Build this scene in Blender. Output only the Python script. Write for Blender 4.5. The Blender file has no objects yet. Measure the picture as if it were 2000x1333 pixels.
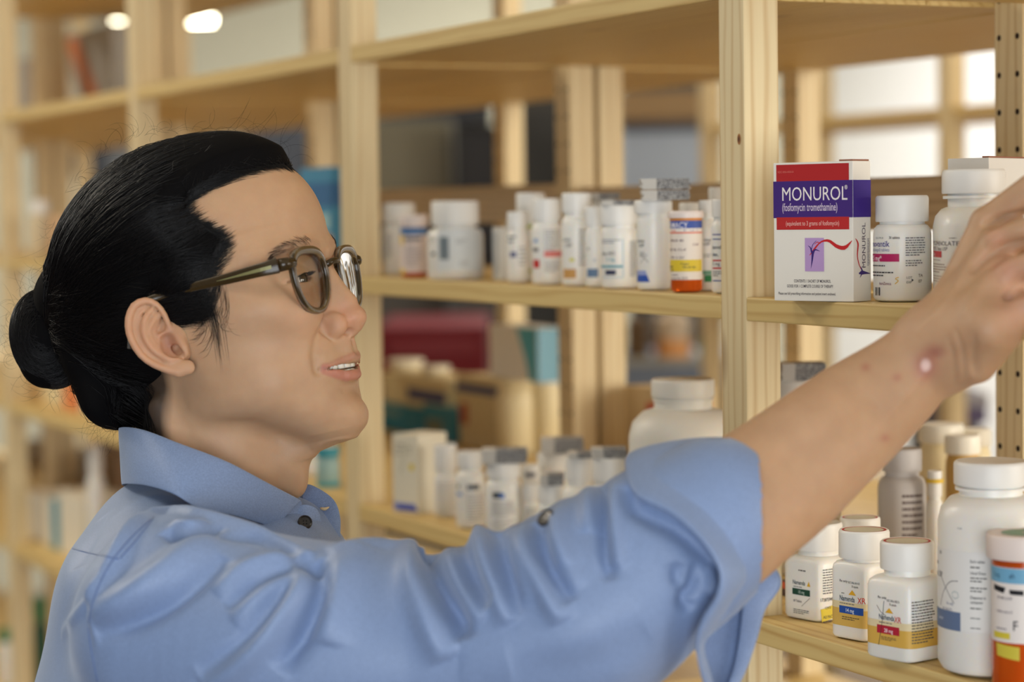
import bpy, bmesh, math, random
import numpy as np
from mathutils import Vector, Matrix
from mathutils.bvhtree import BVHTree

SC = bpy.context.scene
COL = SC.collection
# ---------------------------------------------------------------- camera
F_PX, PITCH, ROLL, YAW = 4471.68, 0.056994, -0.014739, 0.448803
FW = np.array([-math.cos(YAW)*math.cos(PITCH), math.sin(YAW)*math.cos(PITCH), -math.sin(PITCH)])
_r = np.array([math.sin(YAW), math.cos(YAW), 0.0]); _u = np.cross(_r, FW)
RT = math.cos(ROLL)*_r + math.sin(ROLL)*_u
UP = -math.sin(ROLL)*_r + math.cos(ROLL)*_u
CH = 1.50                                   # camera height above the floor
CAMP = np.array([0.0, 0.0, CH])
cd = bpy.data.cameras.new('camera'); cam = bpy.data.objects.new('camera', cd); COL.objects.link(cam)
cd.sensor_width = 36.0; cd.lens = F_PX*36/2000
cd.clip_start = 0.05; cd.clip_end = 100
cam.matrix_world = Matrix(((RT[0], UP[0], -FW[0], 0), (RT[1], UP[1], -FW[1], 0), (RT[2], UP[2], -FW[2], CH), (0, 0, 0, 1)))
cd.dof.use_dof = True; cd.dof.focus_distance = 1.66; cd.dof.aperture_fstop = 4.0; cd.dof.aperture_blades = 0
SC.camera = cam
# ---------------------------------------------------------------- light
SC.view_settings.view_transform = 'Standard'; SC.view_settings.look = 'None'
SC.view_settings.exposure = -0.10; SC.view_settings.gamma = 1.0
W = bpy.data.worlds.new('world'); SC.world = W; W.use_nodes = True
W.node_tree.nodes['Background'].inputs[0].default_value = (0.80, 0.90, 1.0, 1)
W.node_tree.nodes['Background'].inputs[1].default_value = 0.17

def area(name, loc, target, sx, sy, power, color):
    l = bpy.data.lights.new(name, 'AREA'); l.shape = 'RECTANGLE'; l.size = sx; l.size_y = sy
    l.energy = power; l.color = color
    o = bpy.data.objects.new(name, l); COL.objects.link(o); o.location = loc
    o.rotation_euler = (Vector(target)-Vector(loc)).to_track_quat('-Z', 'Y').to_euler()
    return o
# big shop windows behind and beside the camera, and a window behind the far shelving
area('window_daylight', (2.2, -1.0, 1.15), (-2.0, 0.9, 1.45), 2.2, 1.8, 106, (0.88, 0.94, 1.0))
area('side_window_daylight', (1.2, 3.2, 1.8), (-2.8, 1.45, 1.35), 2.0, 1.6, 125, (1.0, 0.93, 0.82))
# warm ceiling lamps, and unseen ones added to brighten the far walls
for i, (lx, ly, pw) in enumerate([(-1.2, -0.6, 6), (-3.4, -0.5, 36), (-2.4, 2.2, 16), (-6.4, -1.2, 70), (-6.6, 1.6, 70), (-7.4, 4.6, 88), (-4.6, 4.9, 60)]):
    area('ceiling_lamp_and_fill', (lx, ly, 2.80), (lx, ly, 0), 0.9, 0.5, pw, (1.0, 0.90, 0.74) if pw < 60 else (1.0, 0.96, 0.88))

# ---------------------------------------------------------------- projection helpers (a pixel of the 2000x1333 photo -> a point)
def ray(px, py):
    return FW + RT*(px-1000.0)/F_PX - UP*(py-666.5)/F_PX
def atD(px, py, D): return CAMP + ray(px, py)*D
def onY(px, py, Y):
    r = ray(px, py); return CAMP + r*(Y/r[1])
def onX(px, py, X):
    r = ray(px, py); return CAMP + r*(X/r[0])
def onZ(px, py, Z):
    r = ray(px, py); return CAMP + r*((Z-CH)/r[2])
def depth(P): return float((np.asarray(P)-CAMP) @ FW)
def proj(P):
    P = np.asarray(P)-CAMP; D = P @ FW
    return 1000+F_PX*(P @ RT)/D, 666.5-F_PX*(P @ UP)/D

# ---------------------------------------------------------------- materials
def srgb(c):
    return tuple((x/255/12.92 if x/255 <= .04045 else ((x/255+.055)/1.055)**2.4) for x in c)
_mats = {}
def mat(name, rgb=(200, 200, 200), rough=.5, metal=0, spec=.5, sss=0, trans=0, alpha=1, coat=0, ior=1.45, emit=0):
    if name in _mats: return _mats[name]
    m = bpy.data.materials.new(name); m.use_nodes = True; b = m.node_tree.nodes['Principled BSDF']
    c = (*srgb(rgb), 1)
    b.inputs['Base Color'].default_value = c; b.inputs['Roughness'].default_value = rough; b.inputs['Metallic'].default_value = metal
    b.inputs['Specular IOR Level'].default_value = spec; b.inputs['IOR'].default_value = ior
    if sss:
        b.inputs['Subsurface Weight'].default_value = 1; b.inputs['Subsurface Radius'].default_value = (1, .8, .6); b.inputs['Subsurface Scale'].default_value = sss
    if trans: b.inputs['Transmission Weight'].default_value = trans
    if coat: b.inputs['Coat Weight'].default_value = coat
    if emit:
        b.inputs['Emission Color'].default_value = c; b.inputs['Emission Strength'].default_value = emit
    _mats[name] = m; return m
def color(rgb, rough=.55):
    return mat('print_%02x%02x%02x' % tuple(int(v) for v in rgb), rgb, rough)
def N(nt, t, **kw):
    n = nt.nodes.new(t)
    for k, v in kw.items():
        if k in n.inputs: n.inputs[k].default_value = v
        else: setattr(n, k, v)
    return n
def wood(name, axis, light=(226, 193, 138), dark=(190, 143, 82), rough=.5, freq=1.0):
    if name in _mats: return _mats[name]
    m = bpy.data.materials.new(name); m.use_nodes = True; nt = m.node_tree; b = nt.nodes['Principled BSDF']; L = nt.links
    tc = N(nt, 'ShaderNodeTexCoord'); oi = N(nt, 'ShaderNodeObjectInfo')
    off = N(nt, 'ShaderNodeVectorMath', operation='SCALE'); off.inputs['Scale'].default_value = 37.0
    cx = N(nt, 'ShaderNodeCombineXYZ'); L.new(oi.outputs['Random'], cx.inputs[0]); L.new(oi.outputs['Random'], cx.inputs[1]); L.new(oi.outputs['Random'], cx.inputs[2])
    L.new(cx.outputs[0], off.inputs[0])
    add = N(nt, 'ShaderNodeVectorMath', operation='ADD'); L.new(tc.outputs['Object'], add.inputs[0]); L.new(off.outputs[0], add.inputs[1])
    mp = N(nt, 'ShaderNodeMapping'); s = [170*freq, 170*freq, 170*freq]; s['xyz'.index(axis)] = 2.2
    mp.inputs['Scale'].default_value = s; L.new(add.outputs[0], mp.inputs[0])
    n1 = N(nt, 'ShaderNodeTexNoise'); n1.inputs['Scale'].default_value = 1.0; n1.inputs['Detail'].default_value = 3; L.new(mp.outputs[0], n1.inputs['Vector'])
    # growth rings: distance from a far pith, bent by low noise
    mp2 = N(nt, 'ShaderNodeMapping'); s2 = [1, 1, 1]; s2['xyz'.index(axis)] = .12; mp2.inputs['Scale'].default_value = s2; L.new(add.outputs[0], mp2.inputs[0])
    wv = N(nt, 'ShaderNodeTexWave', wave_type='RINGS', rings_direction=axis.upper()); wv.inputs['Scale'].default_value = 42*freq; wv.inputs['Distortion'].default_value = 6.0
    wv.inputs['Detail'].default_value = 2; wv.inputs['Detail Scale'].default_value = .8; L.new(mp2.outputs[0], wv.inputs['Vector'])
    pw_ = N(nt, 'ShaderNodeMath', operation='POWER'); L.new(wv.outputs['Fac'], pw_.inputs[0]); pw_.inputs[1].default_value = 3.0; mx = N(nt, 'ShaderNodeMath', operation='MULTIPLY'); L.new(pw_.outputs[0], mx.inputs[0]); mx.inputs[1].default_value = .34
    ad = N(nt, 'ShaderNodeMath', operation='MULTIPLY_ADD'); L.new(n1.outputs[0], ad.inputs[0]); ad.inputs[1].default_value = .62; L.new(mx.outputs[0], ad.inputs[2])
    cr = N(nt, 'ShaderNodeValToRGB'); cr.color_ramp.elements[0].position = .32; cr.color_ramp.elements[0].color = (*srgb(light), 1)
    cr.color_ramp.elements[1].position = .98; cr.color_ramp.elements[1].color = (*srgb(dark), 1); L.new(ad.outputs[0], cr.inputs[0])
    # knots
    vo = N(nt, 'ShaderNodeTexVoronoi'); mp3 = N(nt, 'ShaderNodeMapping'); s3 = [9, 9, 9]; s3['xyz'.index(axis)] = 3.2; mp3.inputs['Scale'].default_value = s3
    L.new(add.outputs[0], mp3.inputs[0]); L.new(mp3.outputs[0], vo.inputs['Vector']); vo.inputs['Scale'].default_value = 1.0
    kr = N(nt, 'ShaderNodeValToRGB'); kr.color_ramp.elements[0].position = .035; kr.color_ramp.elements[0].color = (1, 1, 1, 1)
    kr.color_ramp.elements[1].position = .11; kr.color_ramp.elements[1].color = (0, 0, 0, 1); L.new(vo.outputs['Distance'], kr.inputs[0])
    mixc = N(nt, 'ShaderNodeMixRGB'); L.new(kr.outputs[0], mixc.inputs[0]); L.new(cr.outputs[0], mixc.inputs[1]); mixc.inputs[2].default_value = (*srgb((120, 70, 35)), 1)
    L.new(mixc.outputs[0], b.inputs['Base Color']); b.inputs['Roughness'].default_value = rough; b.inputs['Specular IOR Level'].default_value = .35
    bp = N(nt, 'ShaderNodeBump'); bp.inputs['Strength'].default_value = .08; L.new(ad.outputs[0], bp.inputs['Height']); L.new(bp.outputs[0], b.inputs['Normal'])
    _mats[name] = m; return m
WX = lambda: wood('pine_along_shelf', 'x', (218, 190, 126), (184, 142, 78))
WZ = lambda: wood('pine_upright', 'z', (226, 206, 162), (194, 158, 106))
WY = lambda: wood('pine_crosswise', 'y', (218, 190, 138), (186, 148, 92))

# ---------------------------------------------------------------- mesh helpers
def tag(o, label=None, cat=None, group=None, kind=None):
    if label: o['label'] = label
    if cat: o['category'] = cat
    if group: o['group'] = group
    if kind: o['kind'] = kind
    return o
def empty(name, loc, rz=0.0):
    o = bpy.data.objects.new(name, None); o.empty_display_size = .02; COL.objects.link(o); o.location = loc; o.rotation_euler = (0, 0, rz); return o
class MB:
    """collects geometry with material slots and links it as one mesh object"""
    def __init__(s): s.v = []; s.f = []; s.m = []; s.mats = []
    def slot(s, m):
        if m not in s.mats: s.mats.append(m)
        return s.mats.index(m)
    def add(s, v, f, m):
        k = len(s.v); i = s.slot(m); s.v += [tuple(map(float, p)) for p in v]; s.f += [tuple(int(a)+k for a in q) for q in f]; s.m += [i]*len(f)
    def box(s, a, b, m, bev=0.0):
        x0, y0, z0 = a; x1, y1, z1 = b
        if bev <= 0:
            v = [(x, y, z) for z in (z0, z1) for y in (y0, y1) for x in (x0, x1)]
            s.add(v, [(0, 2, 3, 1), (4, 5, 7, 6), (0, 1, 5, 4), (2, 6, 7, 3), (0, 4, 6, 2), (1, 3, 7, 5)], m); return
        bm = bmesh.new(); bmesh.ops.create_cube(bm, size=1)
        for vv in bm.verts: vv.co = Vector((x0+(vv.co.x+.5)*(x1-x0), y0+(vv.co.y+.5)*(y1-y0), z0+(vv.co.z+.5)*(z1-z0)))
        bmesh.ops.bevel(bm, geom=bm.edges[:], offset=bev, segments=2, affect='EDGES', profile=.6)
        s.add([vv.co for vv in bm.verts], [[l.index for l in ff.verts] for ff in bm.faces], m); bm.free()
    def loft(s, rings, m, cap0=True, cap1=True, closed=True):
        n = len(rings[0]); v = [p for r in rings for p in r]; f = []
        for i in range(len(rings)-1):
            for j in range(n if closed else n-1):
                a = i*n+j; b = i*n+(j+1) % n; f.append((a, b, b+n, a+n))
        if cap0: f.append(tuple(range(n-1, -1, -1)))
        if cap1: f.append(tuple((len(rings)-1)*n+j for j in range(n)))
        s.add(v, f, m)
    def cyl(s, c, r0, r1, z0, z1, m, n=24):
        r = lambda rr, z: [(c[0]+rr*math.cos(2*math.pi*j/n), c[1]+rr*math.sin(2*math.pi*j/n), z) for j in range(n)]
        s.loft([r(r0, z0), r(r1, z1)], m)
    def tube(s, pts, rad, m, n=6):
        pts = [Vector(p) for p in pts]; rings = []
        for i, p in enumerate(pts):
            t = (pts[min(i+1, len(pts)-1)]-pts[max(i-1, 0)]).normalized()
            a = t.orthogonal().normalized() if i == 0 else (a - t*a.dot(t)).normalized()
            b = t.cross(a); rr = rad[i] if hasattr(rad, '__len__') else rad
            rings.append([p+a*rr*math.cos(2*math.pi*j/n)+b*rr*math.sin(2*math.pi*j/n) for j in range(n)])
        s.loft(rings, m)
    def build(s, name, parent=None, smooth=False, angle=None):
        me = bpy.data.meshes.new(name); me.from_pydata(s.v, [], s.f)
        for m in s.mats: me.materials.append(m)
        me.polygons.foreach_set('material_index', s.m)
        if smooth: me.polygons.foreach_set('use_smooth', [True]*len(s.f))
        me.update()
        if angle is not None:
            me.polygons.foreach_set('use_smooth', [True]*len(s.f)); me.set_sharp_from_angle(angle=math.radians(angle))
        o = bpy.data.objects.new(name, me); COL.objects.link(o)
        if parent is not None: o.parent = parent
        return o
def mesh_obj(name, v, f, m, parent=None, smooth=True):
    me = bpy.data.meshes.new(name); me.from_pydata([tuple(p) for p in v], [], [tuple(int(i) for i in q) for q in f]); me.materials.append(m)
    if smooth: me.polygons.foreach_set('use_smooth', [True]*len(me.polygons))
    me.update(); o = bpy.data.objects.new(name, me); COL.objects.link(o)
    if parent is not None: o.parent = parent
    return o
def copy_tree(o, parent=None):
    c = o.copy(); COL.objects.link(c); c.parent = parent
    for ch in list(o.children): copy_tree(ch, c)
    return c
# ================================================================ the room
Y0, X4, S, WP, DP, LR, GAP, L2 = 0.91708, -1.49293, 0.80, 0.03655, 0.03116, 0.26274, 0.00672, 0.26515
ZT, ZM, ZL, TH = CH+0.1784, CH-0.0688, CH-0.3150, 0.0180
ZB, ZU = CH-0.5600, CH+0.4260
YB = Y0+LR+DP+GAP                                   # front plane of the unit that stands back to back
def struct(name, mb, **k):
    o = mb.build(name, **k); o['kind'] = 'structure'; return o
plaster = mat('wall_paint', (186, 184, 166), .9); white_paint = mat('white_wall_paint', (232, 233, 236), .9)
m = MB(); m.box((-9.2, -4.5, -.1), (2.5, 6.2, 0), wood('floor_boards', 'x', (104, 84, 62), (78, 60, 44), .45)); struct('floor', m)
m = MB(); m.box((-9.2, -4.5, 2.95), (2.5, 6.2, 3.05), mat('ceiling_paint', (226, 222, 208), .9)); struct('ceiling', m)
m = MB(); m.box((-9.2, -4.5, 0), (-9.0, 6.2, 2.95), plaster); struct('wall_left', m)
m = MB(); m.box((-9.0, 6.0, 0), (2.5, 6.2, 2.95), white_paint); struct('wall_back', m)

# ================================================================ pine shelving
def post(mb, x, y, z0, z1, holes=True, side=True):
    """upright: front face at y, right face at x; two columns of peg holes"""
    w = WZ(); dk = mat('peg_hole_dark', (50, 34, 24), .9)
    mb.box((x-WP, y, z0), (x, y+DP, z1), w, .0015)
    if holes:
        zz = CH-.78
        while zz < z1-.03:
            for fx in (.18, .82):
                c = (x-WP*(1-fx), y-.0002, zz); n = 10; r = .0026
                mb.add([(c[0]+r*math.cos(2*math.pi*j/n), c[1], c[2]+r*math.sin(2*math.pi*j/n)) for j in range(n)], [tuple(range(n))], dk)
            zz += .0305
def shelving(name, label, y, depth_, ks, shelves, rails=(), front_holes=False, z1=2.05, dx=0.0):
    X4 = globals()['X4']+dx
    root = empty(name, ((X4-(4-ks[0])*S), y, 0)); tag(root, label, 'shelving unit')
    ox, oy, oz = root.location
    def fin(mb, nm):
        mb.v = [(a-ox, b-oy, c-oz) for a, b, c in mb.v]; return mb.build(nm, root)
    for k in ks:
        x = X4-(4-k)*S
        mb = MB(); post(mb, x, y, 0, z1, front_holes); fin(mb, 'post')
        mb = MB(); post(mb, x, y+depth_, 0, z1, True); fin(mb, 'post')
        for zz in (.10, z1-.06):
            mb = MB(); mb.box((x-WP+.006, y+DP, zz), (x-.006, y+depth_, zz+.04), WY(), .001); fin(mb, 'rung')
    for k in ks[:-1]:
        xa, xb = X4-(4-k)*S+.0008, X4-(3-k)*S-WP-.0008
        for z in shelves:
            if k < 0 and z == ZU: continue
            mb = MB()
            # a shelf of glued boards with a front lip, seams run along it
            nb = 3; dd = (depth_+DP)/nb
            for i in range(nb):
                mb.box((xa, y+i*dd+(.0004 if i else 0), z-TH), (xb, y+(i+1)*dd-.0004, z), WX(), .0012)
            fin(mb, 'shelf_board')
    for k, za, zb in rails:
        xa, xb = X4-(4-k)*S+.001, X4-(3-k)*S-WP-.001
        mb = MB(); mb.box((xa, y+depth_+DP-.016, za), (xb, y+depth_+DP-.001, zb), wood('lightened_pine_rail', 'x', (212, 188, 150), (176, 146, 108)), .001); fin(mb, 'back_rail')  # greyish tan pine, lightened in colour because the rail stays unlit
    return root
# heights of the back rails, measured on the photo at the rear plane
zr1 = onY(1770, 345, Y0+LR+.015)[2]; zr0 = onY(1770, 450, Y0+LR+.015)[2]
zq1 = onY(870, 367, Y0+LR+.015)[2]
front_unit = shelving('shelving_unit', 'long pine shelving unit in front, stocked with medicine bottles', Y0, LR, [-1, 0, 1, 2, 3, 4, 5],
    [ZU, ZT, ZM, ZL, ZB, ZB-.3, .16], rails=[(3, zr0, zr1), (2, zq1-.045, zq1)])
back_unit = shelving('shelving_unit', 'pine shelving unit standing back to back behind the front one', YB, L2, [-1, 0, 1, 2, 3, 4, 5],
    [ZU, ZT, ZL, ZB, .16], front_holes=False)
Y3 = 2.36
far_unit = shelving('shelving_unit', 'distant blurred pine shelving unit across the aisle against the pale wall', Y3, .27, [1, 2, 3],
    [CH+.42, CH+.165, CH-.2, CH-.5, .16], dx=-.085)

# the knot on the near post
kc = onY(1443, 272, Y0-.0004); m = MB()
for r_, c in ((.0034, (176, 122, 66)), (.0024, (128, 78, 40)), (.0013, (84, 48, 28))):
    m.add([(kc[0]-front_unit.location[0]+r_*.75*math.cos(t), -.0003-.0001*(r_ < .003)-.0001*(r_ < .002), kc[2]+r_*1.25*math.sin(t)) for t in np.linspace(0, 2*math.pi, 16, endpoint=False)], [tuple(range(16))], color(c))
m.build('knot', front_unit)
# ================================================================ implicit modelling (distance fields + surface nets)
class Grid:
    def __init__(s, lo, hi, h):
        s.h = h; s.lo = np.array(lo, np.float32)
        s.n = [int(math.ceil((b-a)/h))+1 for a, b in zip(lo, hi)]
        s.ax = [(s.lo[i]+np.arange(s.n[i], dtype=np.float32)*h) for i in range(3)]
        s.f = np.full(s.n, 60.0, np.float32)
    def win(s, lo, hi):
        sl = []
        for i in range(3):
            a = max(0, int((lo[i]-s.lo[i])/s.h)); b = min(s.n[i], int((hi[i]-s.lo[i])/s.h)+2)
            if b <= a: return None
            sl.append(slice(a, b))
        X = s.ax[0][sl[0]][:, None, None]; Y = s.ax[1][sl[1]][None, :, None]; Z = s.ax[2][sl[2]][None, None, :]
        return tuple(sl), X, Y, Z
    def comb(s, sl, d, k, op):
        f = s.f[sl]
        if op == 'sub': d = -d
        if k > 0:
            if op == 'add': hh = np.clip(.5+.5*(f-d)/k, 0, 1); f[...] = f+(d-f)*hh-k*hh*(1-hh)
            else: hh = np.clip(.5-.5*(f-d)/k, 0, 1); f[...] = f+(d-f)*hh+k*hh*(1-hh)
        else: f[...] = np.minimum(f, d) if op == 'add' else np.maximum(f, d)
    def ell(s, c, r, k=4, op='add', R=None):
        """ellipsoid; R: 3x3 whose rows are its axes"""
        c = np.array(c, np.float32); r = np.array(r, np.float32); m = float(max(r))+k+3*s.h
        w = s.win(c-m, c+m)
        if w is None: return
        sl, X, Y, Z = w; x, y, z = X-c[0], Y-c[1], Z-c[2]
        if R is not None:
            R = np.array(R, np.float32); x, y, z = (R[0, 0]*x+R[0, 1]*y+R[0, 2]*z, R[1, 0]*x+R[1, 1]*y+R[1, 2]*z, R[2, 0]*x+R[2, 1]*y+R[2, 2]*z)
        k0 = np.sqrt((x/r[0])**2+(y/r[1])**2+(z/r[2])**2); k1 = np.sqrt((x/r[0]**2)**2+(y/r[1]**2)**2+(z/r[2]**2)**2)
        d = np.where(k1 > 1e-6, k0*(k0-1)/np.maximum(k1, 1e-6), -float(min(r)))
        s.comb(sl, d, k, op)
    def cap(s, a, b, ra, rb, k=4, op='add', flat=None):
        """tapered capsule; flat=(axis, factor) squashes it along an axis"""
        a = np.array(a, np.float32); b = np.array(b, np.float32); m = max(ra, rb)*(1 if flat is None else max(1, 1/flat[1]))+k+3*s.h
        w = s.win(np.minimum(a, b)-m, np.maximum(a, b)+m)
        if w is None: return
        sl, X, Y, Z = w; ab = b-a; L = float(ab @ ab)+1e-9
        x, y, z = X-a[0], Y-a[1], Z-a[2]
        t = np.clip((x*ab[0]+y*ab[1]+z*ab[2])/L, 0, 1)
        dx, dy, dz = x-t*ab[0], y-t*ab[1], z-t*ab[2]
        if flat is not None:
            n = np.array(flat[0], np.float32); n /= np.linalg.norm(n); q = dx*n[0]+dy*n[1]+dz*n[2]; e = (1/flat[1]-1)
            dx, dy, dz = dx+q*e*n[0], dy+q*e*n[1], dz+q*e*n[2]
        d = np.sqrt(dx*dx+dy*dy+dz*dz)-(ra+(rb-ra)*t)
        s.comb(sl, d, k, op)
    def chain(s, pts, rad, k=4, op='add', flat=None):
        if not hasattr(rad, '__len__'): rad = [rad]*len(pts)
        # evaluated as one shape so that joints do not swell
        pts = [np.array(p, np.float32) for p in pts]; P = np.array(pts); m = max(rad)*(1 if flat is None else max(1, 1/flat[1]))+k+3*s.h
        w = s.win(P.min(0)-m, P.max(0)+m)
        if w is None: return
        sl, X, Y, Z = w; D = None
        for i in range(len(pts)-1):
            a, b = pts[i], pts[i+1]; ab = b-a; L = float(ab @ ab)+1e-9; x, y, z = X-a[0], Y-a[1], Z-a[2]
            t = np.clip((x*ab[0]+y*ab[1]+z*ab[2])/L, 0, 1); dx, dy, dz = x-t*ab[0], y-t*ab[1], z-t*ab[2]
            if flat is not None:
                n = np.array(flat[0], np.float32); n /= np.linalg.norm(n); q = dx*n[0]+dy*n[1]+dz*n[2]; e = (1/flat[1]-1)
                dx, dy, dz = dx+q*e*n[0], dy+q*e*n[1], dz+q*e*n[2]
            d = np.sqrt(dx*dx+dy*dy+dz*dz)-(rad[i]+(rad[i+1]-rad[i])*t)
            D = d if D is None else np.minimum(D, d)
        s.comb(sl, D, k, op)
    def mesh(s, smooth=1):
        f = s.f; inside = f < 0; n0, n1, n2 = s.n
        c = np.zeros((n0-1, n1-1, n2-1), np.uint8)
        for i in (0, 1):
            for j in (0, 1):
                for k in (0, 1): c += inside[i:n0-1+i, j:n1-1+j, k:n2-1+k]
        act = (c > 0) & (c < 8); idx = np.argwhere(act); nv = len(idx)
        num = np.full(act.shape, -1, np.int64); num[act] = np.arange(nv)
        acc = np.zeros((nv, 3), np.float64); cnt = np.zeros(nv)
        cor = [(i, j, k) for i in (0, 1) for j in (0, 1) for k in (0, 1)]
        val = {q: f[idx[:, 0]+q[0], idx[:, 1]+q[1], idx[:, 2]+q[2]] for q in cor}
        for q in cor:
            for ax in range(3):
                if q[ax]: continue
                q2 = list(q); q2[ax] = 1; q2 = tuple(q2); a, b = val[q], val[q2]; m = (a < 0) != (b < 0)
                t = np.where(m, a/np.where(m, a-b, 1), 0)
                p = np.tile(np.array(q, float), (nv, 1)); p[:, ax] += t; acc[m] += p[m]; cnt[m] += 1
        V = (idx+acc/cnt[:, None])*s.h+s.lo
        Q = []
        for ax in range(3):
            b1, b2 = (ax+1) % 3, (ax+2) % 3
            sa = [slice(None)]*3; sb = [slice(None)]*3; sa[ax] = slice(0, -1); sb[ax] = slice(1, None)
            for b_ in (b1, b2): sa[b_] = slice(1, -1); sb[b_] = slice(1, -1)
            A, B = inside[tuple(sa)], inside[tuple(sb)]; e = np.argwhere(A != B); flip = A[A != B]
            e[:, b1] += 1; e[:, b2] += 1
            def cell(d1, d2):
                p = e.copy(); p[:, b1] -= d1; p[:, b2] -= d2; return num[p[:, 0], p[:, 1], p[:, 2]]
            q = np.stack([cell(1, 1), cell(0, 1), cell(0, 0), cell(1, 0)], 1)
            q[~flip] = q[~flip][:, ::-1]; Q.append(q)
        Q = np.concatenate(Q); V = relax(V, Q, smooth)
        return V, Q
def edges_of(Q):
    E = np.concatenate([Q[:, [i, (i+1) % 4]] for i in range(4)]); E.sort(1); return np.unique(E, axis=0)
def relax(V, Q, it, lam=.5, mask=None):
    if it <= 0: return V
    E = edges_of(Q); n = len(V); deg = np.bincount(E.ravel(), minlength=n)[:, None].clip(1)
    for i in range(it):
        for l in (lam, -lam*1.02):          # Taubin: no shrinking
            S_ = np.zeros_like(V)
            for a in range(3):
                S_[:, a] = np.bincount(E[:, 0], V[E[:, 1], a], n)+np.bincount(E[:, 1], V[E[:, 0], a], n)
            d = l*(S_/deg-V)
            V = V+(d if mask is None else d*mask[:, None])
    return V
def normals_of(V, Q):
    nrm = np.cross(V[Q[:, 2]]-V[Q[:, 0]], V[Q[:, 3]]-V[Q[:, 1]]); out = np.zeros_like(V)
    for i in range(4):
        for a in range(3): out[:, a] += np.bincount(Q[:, i], nrm[:, a], len(V))
    return out/np.maximum(np.linalg.norm(out, axis=1, keepdims=True), 1e-12)
def seg_dist(P, pts, closed=False):
    """distance of points to a polyline, and the parameter along it (0..1)"""
    pts = [np.array(p, float) for p in pts]
    if closed: pts = pts+[pts[0]]
    best = np.full(len(P), 1e9); tt = np.zeros(len(P)); n = len(pts)-1
    for i in range(n):
        a, b = pts[i], pts[i+1]; ab = b-a; t = np.clip(((P-a) @ ab)/(ab @ ab+1e-12), 0, 1)
        d = np.linalg.norm(P-a-t[:, None]*ab, axis=1); m = d < best; best[m] = d[m]; tt[m] = (i+t[m])/n
    return best, tt
def spline(pts, n):
    """Catmull-Rom through pts, n samples"""
    P = np.array(pts, float); P = np.vstack([2*P[0]-P[1], P, 2*P[-1]-P[-2]]); m = len(P)-3; out = []
    for u in np.linspace(0, m, n):
        i = min(int(u), m-1); t = u-i; a, b, c, d = P[i:i+4]
        out.append(.5*((2*b)+(-a+c)*t+(2*a-5*b+4*c-d)*t*t+(-a+3*b-3*c+d)*t**3))
    return np.array(out)
def quad_mesh(name, V, Q, m, parent=None, col=None):
    me = bpy.data.meshes.new(name); me.vertices.add(len(V)); me.vertices.foreach_set('co', np.asarray(V, np.float32).ravel())
    me.loops.add(Q.size); me.loops.foreach_set('vertex_index', Q.astype(np.int32).ravel())
    me.polygons.add(len(Q)); me.polygons.foreach_set('loop_start', np.arange(0, Q.size, 4, dtype=np.int32))
    me.polygons.foreach_set('use_smooth', np.ones(len(Q), bool)); me.materials.append(m)
    if col is not None:
        a = me.color_attributes.new('tint', 'FLOAT_COLOR', 'POINT'); c4 = np.ones((len(V), 4), np.float32); c4[:, :3] = col; a.data.foreach_set('color', c4.ravel())
    me.update(); me.validate(); o = bpy.data.objects.new(name, me); COL.objects.link(o)
    if parent is not None: o.parent = parent
    return o
# ================================================================ products
_tc = {}
def text2d(s):
    if s in _tc: return _tc[s]
    cu = bpy.data.curves.new('t', 'FONT'); cu.body = s; cu.resolution_u = 3; cu.offset = 0.0 if s.startswith('M') else .008; o = bpy.data.objects.new('t', cu); me = bpy.data.meshes.new_from_object(o)
    v = np.array([tuple(x.co)[:2] for x in me.vertices]) if len(me.vertices) else np.zeros((0, 2)); f = [tuple(p.vertices) for p in me.polygons]
    bpy.data.objects.remove(o); bpy.data.curves.remove(cu); bpy.data.meshes.remove(me)
    if len(v): v[:, 0] -= v[:, 0].min()
    _tc[s] = (v, f); return _tc[s]
WHITE = mat('white_plastic', (236, 233, 226), .34, spec=.5, sss=.0008); CAPM = mat('white_cap_plastic', (234, 231, 224), .42, spec=.45)
HDPE = mat('milky_plastic', (226, 222, 212), .45, sss=.001); AMBER = mat('amber_plastic', (226, 96, 22), .18, trans=.45, ior=1.4); PINKCAP = mat('pale_pink_cap', (228, 214, 206), .45)
CREAM = mat('cream_carton', (232, 224, 204), .7); PAPER = mat('label_paper', (238, 235, 228), .62)
def outline(rx, ry, n, rot, N_=96):
    t = np.linspace(0, 2*math.pi, N_, endpoint=False); c, s = np.cos(t), np.sin(t); p = np.stack([rx*np.sign(c)*np.abs(c)**(2/n), ry*np.sign(s)*np.abs(s)**(2/n)], 1)
    R = np.array([[math.cos(rot), -math.sin(rot)], [math.sin(rot), math.cos(rot)]]); return p @ R.T
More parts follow.
